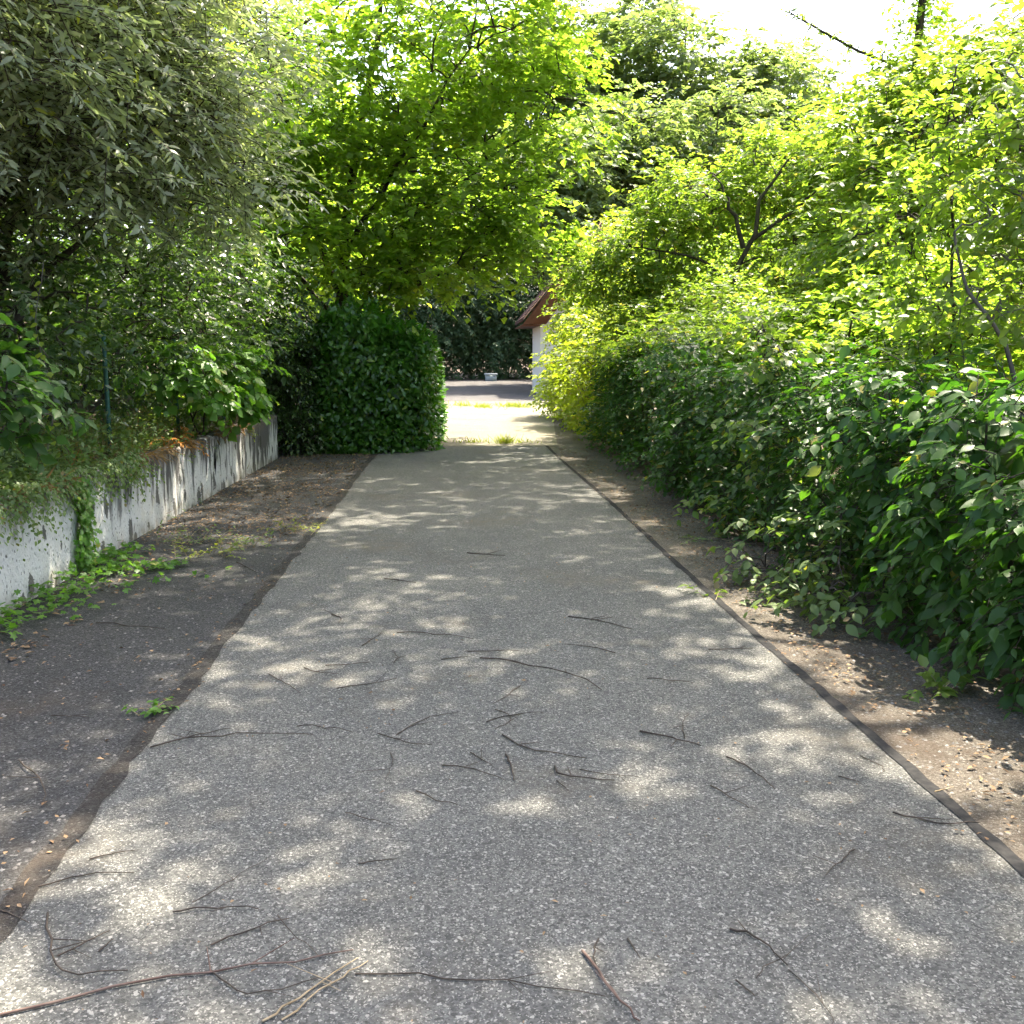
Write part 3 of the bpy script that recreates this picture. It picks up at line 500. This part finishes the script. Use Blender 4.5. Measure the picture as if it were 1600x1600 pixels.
FT = [(-9, 60, 19, 4.5, 'tall tree far behind the maple crown, seen at the upper edge'), (1.0, 63, 20, 4.5, 'tall distant tree rising directly behind the maple'), (7.2, 62, 24, 3.8, 'tall grey-green distant tree just beyond the maple edge'), (10.4, 64, 25.0, 3.9, 'tallest distant tree touching the sky at the left of the gap'),
      (13.8, 60, 22.3, 4.0, 'dark round-topped distant tree beneath the open sky'), (17.6, 60, 20.2, 3.6, 'distant tree with sky holes right of the round-topped one'), (21.6, 64, 21.2, 3.6, 'far tree with low top beneath the brightest sky'), (26.5, 62, 18.5, 3.8, 'far tree mostly hidden behind the tall right-hand shrubs')]
for k, (x, y, h, r_, lab) in enumerate(FT):
    q = np.random.default_rng(90 + k); lob = [(x + q.normal() * r_ * .35, y + q.normal() * 1.0, h * zf, r_ * rf, r_ * rf, h * .11) for zf, rf in ((.36, .75), (.50, .95), (.62, 1.0), (.74, .9), (.85, .7), (.92, .42))] + [(x + sx_ * r_ * .8, y, h * zf, r_ * .5, r_ * .5, h * .08) for sx_, zf in ((-1, .55), (1, .66), (-.8, .78))]
    plant('broadleaf_tree', lab, 'tree', (x, y, .9), [([(x, y, .6), (x + .2, y, h * .4), (x, y, h * .9)], .32, .04)], lob, 430, .6, 7, 7, .9, .36, .25, L_far, M_bark2, 'diamond', seed=90 + k, group='tall trees at the far end', droop=.3, gap=.45, flat=.5, twigs=False, br=.03)
ub = tag(empty('utility_box', (2.0, 49.2, .585)), 'small pale box standing at the foot of the dark far trees', 'box'); v, f = box(1.72, 2.26, 48.9, 49.4, .585, .88); mesh('body', v, f, M_pale, ub); v, f = box(1.67, 2.31, 48.84, 49.46, .88, .96); mesh('lid', v, f, M_pale, ub)

# ------------------------------------------------------------------ right side: hedge row, from near to far
def hedge_run(name, label, y0, y1, top, xf, n, L, W, slen, nl, mat, seed, parts, shape, thick=1.1, drp=.5):
    rng = np.random.default_rng(seed); root = tag(empty(name, (xf + .5, (y0 + y1) / 2, float(rise((y0 + y1) / 2)))), label, 'hedge'); lv, tw = Leaves(), []
    yy = rng.uniform(y0, y1, n); u = rng.random(n) ** .8; isb = rng.random(n) < .38          # part of the sprays on the top, the others on the face
    zt = top + .14 * wob(np.stack([0 * yy, yy, 0 * yy], 1), 1.4, seed); z = np.where(isb, zt - rng.exponential(.10, n) + (rng.random(n) < .18) * rng.random(n) * .3, .05 + u * zt)
    belly = .08 * np.sin(np.clip(z / zt, 0, 1) * math.pi) + .17 * wob(np.stack([z * 0, yy, z], 1), 2.6, seed + 1)
    x = np.where(isb, xf + .1 + rng.random(n) * thick, xf + .12 - belly + rng.exponential(.10, n))
    O = np.stack([x, yy, z + rise(yy)], 1); D = np.where(isb[:, None], np.array([-.2, 0, .7]), np.array([-.9, -.15, .15])) + rng.normal(size=(n, 3)) * np.array([.4, .75, .5])
    keep = wob(O, 3.2, seed + 3) > -.38; O, D = O[keep], D[keep]; n = len(O)
    spray_leaves(lv, tw, rng, O, D, slen, nl, L, W, drp, upw=1.0, outw=.35, jit=.45, clump=rng.random(n), twr=.003, lvar=.38)
    m = int(n * .9); yy = rng.uniform(y0, y1, m); z = rng.random(m) * top * .95; p = np.stack([xf + .35 + rng.random(m) * .6, yy, z + rise(yy)], 1); lv.add(p, rnd3(rng, m), rnd3(rng, m) + np.array([-1, 0, 0]), L * 2.2, L * 1.9, .5)
    st = [([(xf + .55 + .1 * math.sin(k), q, float(rise(q)) - .05), (xf + .5, q + .1, .7 + float(rise(q))), (xf + .35, q + .15, top * .95 + float(rise(q)))], .018, .006) for k, q in enumerate(np.arange(y0 + .2, y1, .55))]
    mesh('stems', *wood(st), M_bark, root); v, f = cat_geo(tw); tag(mesh('twigs', v, f, M_bark, root), kind='stuff')
    lv.build(root, mat, shape, rng, 'foliage', parts, 'pointed'); return root
hedge_run('dogwood_hedge', 'nearest stretch of the right hedge with large glossy pointed leaves', 2.2, 6.3, 1.32, 2.62, 1500, .078, .047, .28, 7, L_hedge, 101, 300, 'pointed', 1.4, .55)
hedge_run('hornbeam_hedge', 'middle stretch of the right hedge, dark with small layered leaves', 6.2, 12.0, 1.45, 2.62, 1700, .075, .042, .30, 8, L_hedge, 102, 300, 'diamond', 1.2, .4)
hedge_run('privet_hedge', 'far stretch of the right hedge, small dark leaves with lit top', 11.8, 18.4, 1.6, 2.66, 1900, .07, .04, .30, 8, L_hedge, 103, 0, 'diamond', 1.2, .35)
# arching brambles that break the hedge outline and trail on the verge
for k, (y_, tips, lab, mt) in enumerate(((6.6, [(2.4, 6.2, .4), (2.28, 6.9, .2), (2.38, 5.7, .25)], 'pale leafy bramble trailing on the verge where the near hedge ends', L_cover),
                                        (8.4, [(2.55, 8.0, 1.0), (2.5, 8.9, .3), (2.6, 8.3, 1.7)], 'bramble shoots sticking out of the middle hedge', L_bright), (11.0, [(2.5, 10.6, .8), (2.55, 11.4, 1.75), (2.5, 11.2, .3)], 'bramble shoots sticking out where the middle hedge meets the far one', L_hedge))):
    plant('bramble', lab, 'bramble', (2.8, y_, 0), [([(2.8, y_, 0), ((2.8 + t_[0]) / 2, (y_ + t_[1]) / 2, max(.5, t_[2]) + .25), t_], .006, .003) for t_ in tips], [(t_[0] + .05, t_[1], t_[2], .22, .38, .18) for t_ in tips], 26, .09, 4, 6, .22, .07, .045, mt, M_bark, 'pointed', seed=140 + k, group='brambles in the right hedge', parts=60, droop=.5, gap=0, br=.003, twr=.002, upw=1.1, jit=.4)
# golden shrub at the sunny end
plant('golden_shrub', 'sunlit yellow shrub hiding the garage wall at the end of the right hedge', 'shrub', (3.6, 23, .06), stems_fan((3.7, 23, 0), [(2.9, 24, 2.4), (3.2, 21, 2), (3.4, 26, 3.2), (2.7, 19.6, 1.6)], .04, .01),
      [(2.95, 25.6, 1.1, .55, 1.2, .9), (3.1, 23.0, 1.1, .6, 1.4, .95), (3.0, 20.2, 1.0, .6, 1.3, .85), (3.55, 26.4, 2.7, .75, 1.1, 1.0), (3.6, 23.6, 2.4, .7, 1.2, .8), (3.45, 21, 2.1, .6, 1.2, .6), (4.4, 25.5, 3.0, .9, 1, .8), (3.95, 27, 3.9, .75, .9, .7), (4.3, 27.2, 4.8, .7, .8, .6)],
      680, .2, 7, 8, .32, .10, .062, L_gold, M_bark2, 'diamond', seed=8, twigs=False, droop=.35, gap=.2, upw=.8, outw=.4, jit=.45, br=.005)
# shrubs just behind the hedge
plant('spirea_shrub', 'yellow-green airy shrub standing behind the middle of the right hedge', 'shrub', (4.1, 15.2, 0), stems_fan((4.1, 15.2, 0), [(3.3, 15.5, 2), (3.8, 14, 2.2), (4.3, 16.5, 2.5), (3.4, 17, 2.2)], .03, .008),
      [(3.3, 15.6, 1.8, .6, 1.0, .5), (3.9, 13.6, 1.85, .6, .9, .5), (4.4, 16.4, 2.3, .8, 1.0, .6), (3.4, 17.6, 2.0, .6, .9, .6)], 330, .2, 7, 8, .32, .095, .058, L_bright, M_bark2, 'diamond', seed=9, twigs=False, droop=.3, gap=.25, br=.005)
plant('elder_shrub', 'mid green shrub behind the right hedge below the thin sapling', 'shrub', (4.6, 10.8, 0), stems_fan((4.6, 10.8, 0), [(4.0, 11.5, 2.1), (4.6, 10, 2.3), (3.9, 9.5, 1.9), (5, 12, 2.6)], .03, .008),
      [(4.0, 11.6, 1.75, .6, .9, .6), (4.7, 10.2, 1.9, .8, .9, .7), (3.9, 9.2, 1.5, .5, .8, .45), (5.2, 12.2, 2.2, .8, .9, .7), (4.6, 8.0, 1.55, .7, .8, .45)], 340, .2, 7, 8, .32, .095, .06, L_maple, M_bark, 'diamond', seed=10, twigs=False, droop=.35, gap=.25, br=.005)
# plum tree with the dark forked trunk
plant('plum_tree', 'yellow-green tree with dark forked trunk behind the far hedge', 'tree', (5.35, 18, 0),
      [([(5.35, 18, -.05), (5.3, 18, 1.6), (5.15, 18, 2.6), (5.3, 18, 3.5), (5.65, 18, 4.5), (6.2, 18.2, 5.3)], .085, .02), ([(5.3, 18, 3.6), (5.0, 18, 4.4), (4.8, 18.3, 4.9)], .05, .012), ([(5.2, 18, 3.0), (4.4, 18.4, 3.5), (3.4, 18.8, 3.7)], .04, .01), ([(5.4, 18, 3.7), (6.2, 17.6, 4.3), (6.8, 17, 4.9)], .04, .01)],
      [(3.0, 19.4, 3.2, .85, .9, .5), (3.9, 19.2, 3.8, .95, 1.0, .6), (5.0, 19.4, 4.7, 1.1, 1.1, .65), (6.5, 19.3, 5.2, 1.2, 1.2, .75), (4.3, 18.8, 2.6, .9, .8, .55), (6.6, 18.2, 3.4, .9, .8, .8), (7.6, 18, 5.4, 1.2, 1.2, .9), (5.9, 19.8, 3.2, .9, .7, .8)],
      620, .26, 7, 9, .38, .105, .066, L_bright, M_bark, 'diamond', seed=11, twigs=False, droop=.3, gap=.3, flat=.45, br=.007)
plant('hazel_tree', 'broad yellow-green bushy tree filling the upper right', 'tree', (7.0, 12.6, 0), stems_fan((7, 12.6, 0), [(5.8, 13, 4.4), (7.2, 13, 5.2), (8, 12, 4.8), (5.4, 12, 3.4), (6.4, 11, 3.4), (9, 13, 5)], .06, .012),
      [(5.75, 13.2, 4.3, .9, 1.0, .8), (7.1, 13.2, 4.9, 1.2, 1.2, 1.0), (8.2, 13.6, 5.6, 1.2, 1.0, .8), (6.4, 13.8, 5.0, .9, .9, .7), (5.2, 12.2, 3.2, .8, .9, .8), (6.6, 11.4, 3.0, 1.2, 1.0, .9), (8.6, 12.6, 4.6, 1.3, 1.3, 1.1), (7.4, 10.5, 2.6, 1.2, 1.0, .9), (5.6, 13.4, 2.4, .9, .9, .7)],
      620, .26, 7, 9, .38, .105, .068, L_bright, M_bark, 'diamond', seed=12, twigs=False, droop=.3, gap=.35, flat=.5, br=.007)
plant('ash_sapling', 'slender sapling with straight thin dark stem behind the hedge', 'sapling', (4.25, 8, 0), [([(4.25, 8, -.05), (4.15, 8, 1.6), (4.06, 8, 2.6), (4.02, 8, 3.9)], .02, .007)],
      [(4.0, 8.1, 3.2, .38, .4, .5), (4.2, 8.2, 2.2, .38, .4, .5), (3.75, 8.1, 2.7, .28, .3, .3), (4.1, 8.1, 1.7, .45, .4, .25)], 85, .14, 4, 7, .26, .075, .045, L_maple, M_bark, 'ovate', seed=13, droop=.4, gap=.1, br=.004, twr=.003)
plant('cherry_shrub', 'bright green multi-stemmed shrub at the right edge behind the hedge', 'shrub', (4.25, 7.0, 0), [([(4.3, 7, 0), (4.15, 7, 1.5), (3.75, 7, 2.1), (3.58, 7, 2.5)], .022, .008), ([(4.3, 7.05, 0), (4.2, 7, 1.45), (4.25, 7, 2.2), (4.1, 7.1, 3.3)], .022, .008), ([(4.25, 7, 1.4), (4.6, 7.3, 2.2), (4.8, 7.4, 3.2)], .018, .007)],
      [(4.25, 7.2, 3.0, .45, .5, .6), (4.75, 7.4, 2.4, .5, .5, .6), (4.0, 7.1, 2.2, .3, .35, .3), (4.5, 7.5, 3.7, .5, .5, .4)], 110, .15, 4, 7, .26, .085, .055, L_bright, M_bark2, 'ovate', seed=14, droop=.4, gap=.1, br=.004, twr=.003)
plant('hawthorn_tree', 'dense green tree mass behind the yellow-green trees on the right', 'tree', (10.5, 17, 0), [([(10.5, 17, -.1), (10.3, 17, 3), (10, 17, 5.5)], .16, .03), ([(10.4, 17, 1.6), (12, 14.5, 3.5), (12.5, 13, 4.4)], .1, .02), ([(10.4, 17, 1.8), (8.8, 21, 3.6), (8, 23, 4.4)], .1, .02)],
      [(10.2, 17, 3.6, 1.8, 1.8, 2.2), (12.2, 13.6, 3.2, 1.8, 2.2, 2.4), (8.4, 22, 3.4, 2.0, 1.8, 2.2), (6.4, 24.5, 2.8, 1.6, 1.4, 1.8), (10, 15, 1.4, 2, 3, 1.3), (9.4, 11, 1.6, 1.5, 1.6, 1.4)], 640, .38, 6, 8, .5, .17, .12, L_maple, M_bark, 'diamond', seed=18, droop=.3, gap=.12, flat=.5, br=.012, twigs=False)
# tall trees of the right bank whose crowns arch above the frame and dapple the drive
def larch_extra(lv, tw, rng):
    P = np.array([(6.6, 14.5, 5.7), (5.83, 14.5, 5.95), (5.3, 14.5, 6.2), (4.8, 14.5, 6.45)]); u = np.linspace(0, 3, 46); O = np.stack([np.interp(u, np.arange(4), P[:, k]) for k in range(3)], 1)
    tw.append(tubes(P[None], np.array([[.024, .02, .016, .008]]), 5)); spray_leaves(lv, tw, rng, O, rnd3(rng, 46) + UP * .3, .16, 7, .06, .028, .1, twr=.009)
    u = rng.uniform(4.8, 7.4, 190); O = np.stack([6.72 + rng.normal(size=190) * .16, 14.5 + rng.normal(size=190) * .16, u], 1); spray_leaves(lv, tw, rng, O, rnd3(rng, 190) * np.array([1, 1, .3]), .26, 8, .085, .05, .3, twr=.004)
plant('alder_tree', 'tall slim tree rising into the sky at the upper right', 'tree', (6.75, 14.5, 0), [([(6.75, 14.5, -.05), (6.72, 14.5, 3.6), (6.7, 14.5, 6), (6.7, 14.5, 8.5), (6.0, 14.7, 11.4)], .085, .03), ([(6.7, 14.5, 7.6), (5.0, 15.4, 9), (3.2, 17, 10)], .05, .015), ([(6.7, 14.5, 8), (5.6, 17, 9.6), (4.4, 20.0, 10.8)], .05, .012)],
      [(4.2, 16.2, 10.0, 1.9, 2.0, 1.0), (2.4, 17.6, 10.2, 1.7, 2.0, .9), (4.6, 19.4, 11.0, 1.8, 1.7, 1.0), (4.6, 14.0, 10.6, 1.3, 1.6, .9), (1.0, 15.8, 9.6, 1.2, 1.6, .7)],
      400, .36, 6, 8, .5, .125, .09, L_maple, M_bark, 'diamond', seed=15, droop=.25, gap=.5, flat=.4, br=.010, extra=larch_extra)
plant('beech_tree', 'tall tree beside the drive, out of view to the right, shading the lane', 'tree', (8.4, 6.4, 0), [([(8.4, 6.4, -.05), (8.2, 6.6, 4), (6.6, 7.6, 7.4), (4.4, 8.6, 9.6)], .2, .04), ([(7.4, 7, 6), (5, 9, 8.2), (2.6, 11, 9.2)], .09, .02), ([(7.4, 7.2, 6.2), (6.4, 9.4, 8.6), (5.4, 12, 9.6)], .08, .02), ([(8, 6.8, 5), (5.4, 6.2, 7.6), (3.0, 6.4, 8.8)], .08, .02), ([(6, 7.8, 7.8), (3.4, 8.8, 8.8), (1.2, 10, 9.2)], .06, .015)],
      [(3.4, 8.2, 9.4, 1.4, 1.8, .9), (2.2, 9.0, 9.3, 1.7, 1.9, .8), (3.2, 12.2, 9.6, 1.8, 2.0, .9), (1.2, 12.4, 9.5, 1.6, 1.8, .8), (3.4, 5.8, 9.0, 1.8, 1.5, .8), (.2, 9.8, 9.3, 1.2, 1.6, .7)],
      560, .36, 7, 8, .5, .13, .095, L_maple, M_bark, 'diamond', seed=16, twigs=False, droop=.25, gap=.44, flat=.4, br=.010)

# ------------------------------------------------------------------ small plants on the paving
def small_weed(name, label, cat, x, y, n, ln, nl, L, W, mat, shape, seed, spread=.05, up=.5, parts=0, group=None):
    rng = np.random.default_rng(seed); z = float(rise(y)); root = tag(empty(name, (x, y, z)), label, cat, group); lv, tw = Leaves(), []
    O = np.array([x, y, z + .01]) + rng.normal(size=(n, 3)) * np.array([spread, spread * .6, .004]); O[:, 2] = np.maximum(O[:, 2], z + .008)
    spray_leaves(lv, tw, rng, O, rng.normal(size=(n, 3)) * np.array([.9, .7, .15]) + UP * up, ln, nl, L, W, .25, jit=.35, twr=.002)
    tag(mesh('stems', *cat_geo(tw), M_straw, root), kind='stuff'); lv.build(root, mat, shape, rng, 'foliage', parts); return root
small_weed('weed', 'small bright green weed sprouting from the left seam of the lane', 'weed', -1.36, 4.42, 9, .09, 5, .032, .024, L_ivy, 'ovate', 1, .03, .5, 45)
small_weed('weed', 'bright yellow-green leafy weed at the foot of the right hedge', 'weed', 2.36, 4.42, 8, .16, 5, .07, .042, L_bright, 'ovate', 2, .04, .6, 40)
small_weed('weed', 'pale flowering weed lying over the right verge below the hedge', 'weed', 2.33, 6.3, 22, .3, 8, .06, .032, L_cover, 'ovate', 3, .22, .35, 120)
small_weed('weed', 'low grey-green weed on the right verge beneath the middle hedge', 'weed', 2.30, 8.6, 16, .22, 8, .04, .02, L_cover, 'lance', 4, .2, .3)
for k, (x, y, lab) in enumerate(((-1.75, 8.5, 'straggly green weed by the seam of the left verge'), (-2.0, 8.15, 'low yellowish weed in the middle of the left verge'), (-2.35, 8.75, 'small weed on the left verge nearest the wall'), (-1.55, 9.3, 'taller thin grey-green weed beside the left seam'))):
    small_weed('weed', lab, 'weed', x, y, 16, .2, 8, .04, .017, (L_cover, L_grass)[k % 2], 'lance', 10 + k, .14, .7, group='weeds on the left verge')
def grass_tuft(label, x, y, n, h, spread, seed, mat=L_grass):
    rng = np.random.default_rng(seed); z = float(rise(y)); root = tag(empty('grass_tuft', (x, y, z)), label, 'grass', 'grass tufts on the drive'); lv = Leaves()
    O = np.array([x, y, z]) + rng.normal(size=(n, 3)) * np.array([spread, spread * .4, 0]); lv.add(O, rng.normal(size=(n, 3)) * np.array([.6, .6, .1]) + UP, rnd3(rng, n), rng.uniform(.5, 1.2, n) * h, .012); lv.build(root, mat, 'lance', rng, 'blades')
grass_tuft('green grass tuft in the middle of the sunlit drive', 1.02, 18.9, 160, .22, .10, 1); grass_tuft('sparse yellow grass tuft left of the larger tuft on the sunlit drive', .42, 19.2, 70, .14, .16, 2); grass_tuft('thin grass tuft right of the larger tuft on the sunlit drive', 1.4, 19.1, 60, .12, .16, 3)
rng = np.random.default_rng(5); lv = Leaves(); n = 2600; x = rng.uniform(-.8, 3.0, n); y = 29.8 + rng.normal(size=n) * .35 + .2 * np.sin(x * 3); O = np.stack([x, y, rise(y)], 1); m = wob(O, 1.8, 2) > -.2; O = O[m]; n = len(O)
lv.add(O, rng.normal(size=(n, 3)) * np.array([.6, .6, .1]) + UP, rnd3(rng, n), rng.uniform(.06, .24, n), .014); root = tag(empty('grass', (1, 29.8, .2)), 'strip of bright grass across the sunlit end of the drive', 'grass', kind='stuff'); lv.build(root, L_grass, 'lance', rng, 'blades')
# leaf litter and grit on the verges
rng = np.random.default_rng(6); lv = Leaves()
def litter(n, x0, x1, y0, y1, sz):
    x = rng.uniform(x0, x1, n); y = rng.uniform(y0, y1, n); p = np.stack([x, y, rise(y) + .008 + rng.random(n) * .006], 1); m = wob(p, 2.5, 12) > -.3 + 1.2 * (rng.random(n) - .6); p = p[m]; n = len(p)
    lv.add(p, rng.normal(size=(n, 3)) * np.array([1, 1, .12]), UP + rng.normal(size=(n, 3)) * .22, rng.uniform(.5, 1.4, n) * sz, rng.uniform(.2, .8, n) * sz)
litter(5200, -2.84, -1.36, 8.6, 17, .036); litter(500, -2.84, -2.3, 3.5, 9, .04); litter(260, -2.6, -1.3, 2, 9, .03); litter(3400, 1.9, 2.8, 2.5, 12, .03); litter(500, 1.9, 2.8, 12, 18, .045); litter(700, -1.2, 1.7, 2, 16, .013); litter(120, -1.0, 1.5, 2, 10, .022); litter(420, -1.48, -1.24, 2, 17, .022); litter(420, 1.72, 1.95, 2, 18, .022)
root = tag(empty('leaf_litter', (0, 8, 0)), 'brown dead leaf scraps lying on both verges', 'leaf litter', kind='stuff'); lv.build(root, M_litter, 'diamond', rng, 'scraps')
ic = np.array([(0, 0, 1), (1, 0, 0), (0, 1, 0), (-1, 0, 0), (0, -1, 0)], float); fi = np.array([(0, 1, 2), (0, 2, 3), (0, 3, 4), (0, 4, 1)])
n = 5200; sd_ = rng.random(n); x = np.where(sd_ < .45, rng.uniform(1.85, 2.75, n), np.where(sd_ < .8, rng.uniform(-2.84, -1.36, n), rng.uniform(-1.25, 1.75, n))); y = 2 + rng.random(n) ** 1.5 * 12
sz = rng.uniform(.003, .008, n) * np.where(sd_ < .8, 1.25, .8); an = rng.random(n) * 6.28; ca, sa = np.cos(an), np.sin(an)
v = ic[None] * np.stack([sz * rng.uniform(.8, 1.5, n), sz, sz * .7], 1)[:, None]; v = np.stack([v[..., 0] * ca[:, None] - v[..., 1] * sa[:, None] + x[:, None], v[..., 0] * sa[:, None] + v[..., 1] * ca[:, None] + y[:, None], v[..., 2] + np.where(sd_ < .8, -.004, .002)[:, None]], -1)
o = mesh('gravel', v.reshape(-1, 3), ((np.arange(n) * 5)[:, None, None] + fi).reshape(-1, 3), M_stone, None, {'leaf_var': np.repeat(rng.random(n), 5)}); tag(o, 'loose grit scattered over the drive and verges', 'gravel', kind='stuff')

# ------------------------------------------------------------------ fallen twigs on the drive
TW = [
    [(-1.122,2.278),(-0.877,2.375),(-0.633,2.441),(-0.436,2.471),(-0.280,2.497)],
    [(-0.473,2.214),(-0.380,2.319),(-0.263,2.461)],
    [(-0.427,2.216),(-0.319,2.354),(-0.236,2.445)],
    [(-1.187,2.735),(-1.099,2.513),(-1.027,2.411),(-0.866,2.442)],
    [(-1.077,2.520),(-1.028,2.573),(-0.976,2.634)],
    [(-0.972,2.534),(-0.952,2.592)],
    [(-0.646,2.428),(-0.575,2.331),(-0.475,2.312),(-0.356,2.383)],
    [(-1.276,2.889),(-1.164,2.950),(-1.009,2.956)],
    [(-0.825,2.720),(-0.701,2.739),(-0.576,2.718)],
    [(-0.674,2.545),(-0.584,2.616),(-0.480,2.665)],
    [(-1.334,2.761),(-1.222,2.688)],
    [(-1.180,3.051),(-1.111,3.088),(-1.050,3.102)],
    [(-1.263,3.986),(-1.117,4.082),(-0.906,4.105),(-0.604,4.087)],
    [(-1.144,4.084),(-0.978,4.184)],
    [(-0.782,5.033),(-0.720,4.944),(-0.586,4.915)],
    [(-0.265,2.391),(-0.089,2.386),(0.045,2.358),(0.225,2.307),(0.376,2.259)],
    [(0.344,2.452),(0.377,2.324),(0.416,2.207),(0.446,2.157)],
    [(0.397,2.509),(0.366,2.422),(0.384,2.311)],
    [(0.477,2.504),(0.496,2.414)],
    [(0.775,2.532),(0.832,2.507),(0.863,2.435),(0.881,2.356)],
    [(0.807,4.036),(0.925,3.934),(1.029,3.858)],
    [(1.105,3.739),(1.171,3.609),(1.202,3.431)],
    [(0.969,3.474),(1.058,3.280)],
    [(0.984,3.952),(1.014,4.138),(1.071,4.255)],
    [(0.208,4.036),(0.293,3.876),(0.369,3.831),(0.532,3.762)],
    [(0.210,3.814),(0.229,3.698),(0.228,3.566)],
    [(0.067,3.849),(0.153,3.703)],
    [(-0.050,3.728),(0.076,3.689),(0.196,3.568)],
    [(-0.246,4.064),(-0.141,4.249),(0.018,4.320)],
    [(-0.329,4.084),(-0.200,3.955),(-0.092,3.941)],
    [(-0.144,3.498),(-0.059,3.401),(0.011,3.371)],
    [(0.399,3.687),(0.397,3.596),(0.613,3.542)],
    [(0.392,3.556),(0.426,3.463)],
    [(0.145,4.192),(0.264,4.264),(0.413,4.296)],
    [(-0.332,5.679),(-0.105,5.638),(0.119,5.516)],
    [(0.145,5.144),(0.312,5.043),(0.505,4.921),(0.681,4.734),(0.723,4.586)],
    [(-0.063,5.134),(0.076,5.171)],
    [(0.725,5.981),(0.883,5.894),(1.080,5.662)],
    [(-0.310,2.969),(-0.188,2.990)],
    [(1.560,3.214),(1.632,3.145),(1.727,3.106),(1.826,3.119)],
    [(1.487,3.529),(1.550,3.467)],
    [(1.314,2.960),(1.158,2.806)],
    [(0.125,8.095),(0.438,7.939)],
    [(-0.505,7.157),(-0.264,6.995)],
    [(-0.947,4.937),(-0.739,4.630)],
    [(-2.187,6.009),(-1.714,5.835)],
    [(-1.716,7.813),(-1.493,7.440)],
    [(-1.751,3.883),(-1.550,3.630),(-1.480,3.463)],
    [(-1.824,4.393),(-1.659,4.367)],
    [(0.726,2.303),(0.756,2.236)],
    [(1.789,3.367),(1.883,3.406)],
]
rg = np.random.default_rng(77); NT_ = len(TW)
for _ in range(22):                                                 # hair-thin strands between them
    a = np.array([rg.choice([-.6, .1, .9]) + rg.normal() * .3, rg.choice([2.6, 3.9, 5.2]) + rg.normal() * .35]); th = rg.normal() * .7; pts = [a]
    for _ in range(3): th += rg.normal() * .45; a = a + rg.uniform(.06, .12) * np.array([math.cos(th), math.sin(th)]); pts.append(a)
    TW.append([tuple(q) for q in pts])
SPECIAL = {0: ('long reddish brown stick lying across the lower left corner of the drive', .0048, M_twig_red), 1: ('pale straw stalk beside the reddish stick end', .004, M_straw), 2: ('second pale straw stalk just right of the first by the reddish stick', .0035, M_straw),
 3: ('hooked dark twig at the lower left touching the reddish stick', .0045, M_twig), 6: ('curved dark twig looping below the reddish stick', .003, M_twig), 12: ('long thin twig across the left half of the lane near the green weed', .0045, M_twig), 15: ('very long thin dark twig near the bottom middle of the drive', .003, M_twig),
 16: ('brown curved stick at the bottom edge right of the middle', .0055, M_twig_red), 19: ('arched dark twig alone on the lower right of the lane', .0045, M_twig), 20: ('straight dark twig on the right half of the lane amid sun patches', .006, M_twig), 21: ('curved twig continuing beyond the straight dark twig', .0045, M_twig),
 45: ('thin twig across the dark left verge beside the ivy foot', .004, M_twig), 46: ('short twig on the left verge next to the straggly weeds', .005, M_twig), 47: ('curved twig on the dark left verge at the frame edge', .004, M_twig), 48: ('short straight twig on the dark left verge above the small green weed', .0032, M_twig), 42: ('farthest thin twig lying on the lane', .005, M_twig), 50: ('tiny twig just outside the right bitumen joint', .0035, M_straw), 8: ('thin arched twig above the long reddish stick', .0035, M_twig), 9: ('thin twig slanting up just above the middle of the reddish stick', .0035, M_twig), 22: ('straight thin twig below the curved twig on the right half of the lane', .0035, M_twig),
 24: ('bent twig in the middle of the lane', .0045, M_twig), 25: ('short hooked twig just below the bent twig mid-lane', .0055, M_twig), 31: ('L-shaped dark twig in the middle of the lane', .0055, M_twig), 35: ('long wavy twig ending in a sun patch mid-lane', .0055, M_twig), 39: ('twig lying across the right bitumen joint', .004, M_twig), 37: ('farther thin twig lying across the right half of the lane', .005, M_twig)}
SPECIAL.update({k: ('hair-thin curved strand of twig on the lane', .0018, M_twig) for k in range(NT_, len(TW))})
for k, pts in enumerate(TW):
    rg = np.random.default_rng(200 + k); p = np.array(pts); K = 9; s_ = np.linspace(0, len(p) - 1, K)
    q = np.stack([np.interp(s_, np.arange(len(p)), p[:, 0]), np.interp(s_, np.arange(len(p)), p[:, 1])], 1)
    for _ in range(2): q[1:-1] = .25 * q[:-2] + .5 * q[1:-1] + .25 * q[2:]
    ln = np.linalg.norm(np.diff(q, axis=0), axis=1).sum(); q[1:-1] += rg.normal(size=(K - 2, 2)) * .012 * min(1, ln)
    lab, r_, m_ = SPECIAL.get(k, ('thin dark fallen twig among others on the drive', .0032, M_twig)); r_ = max(r_ * .85, .0006 * q[:, 1].mean())
    arch = np.abs(np.sin(np.linspace(0, math.pi * rg.integers(1, 3), K))) * rg.uniform(0, .012) * min(1, ln * 2)
    P = np.concatenate([q, (.004 + r_ + arch)[:, None]], 1); rad = r_ * np.linspace(1, .45, K)
    parts_ = [tubes(P[None], rad[None], 5)]
    for _ in range(0 if ln < .15 else 1 + (ln > .45)):
        b = P[int(rg.integers(2, 6))]; d = np.array([*rg.normal(size=2), .12]); d = d / np.linalg.norm(d) * rg.uniform(.05, .14); parts_.append(tubes(np.stack([b, b + d * .6, b + d])[None], np.array([[.6, .45, .25]]) * r_, 4))
    o = mesh('fallen_twig', *cat_geo(parts_), m_); tag(o, lab, 'twig', 'fallen twigs on the drive')
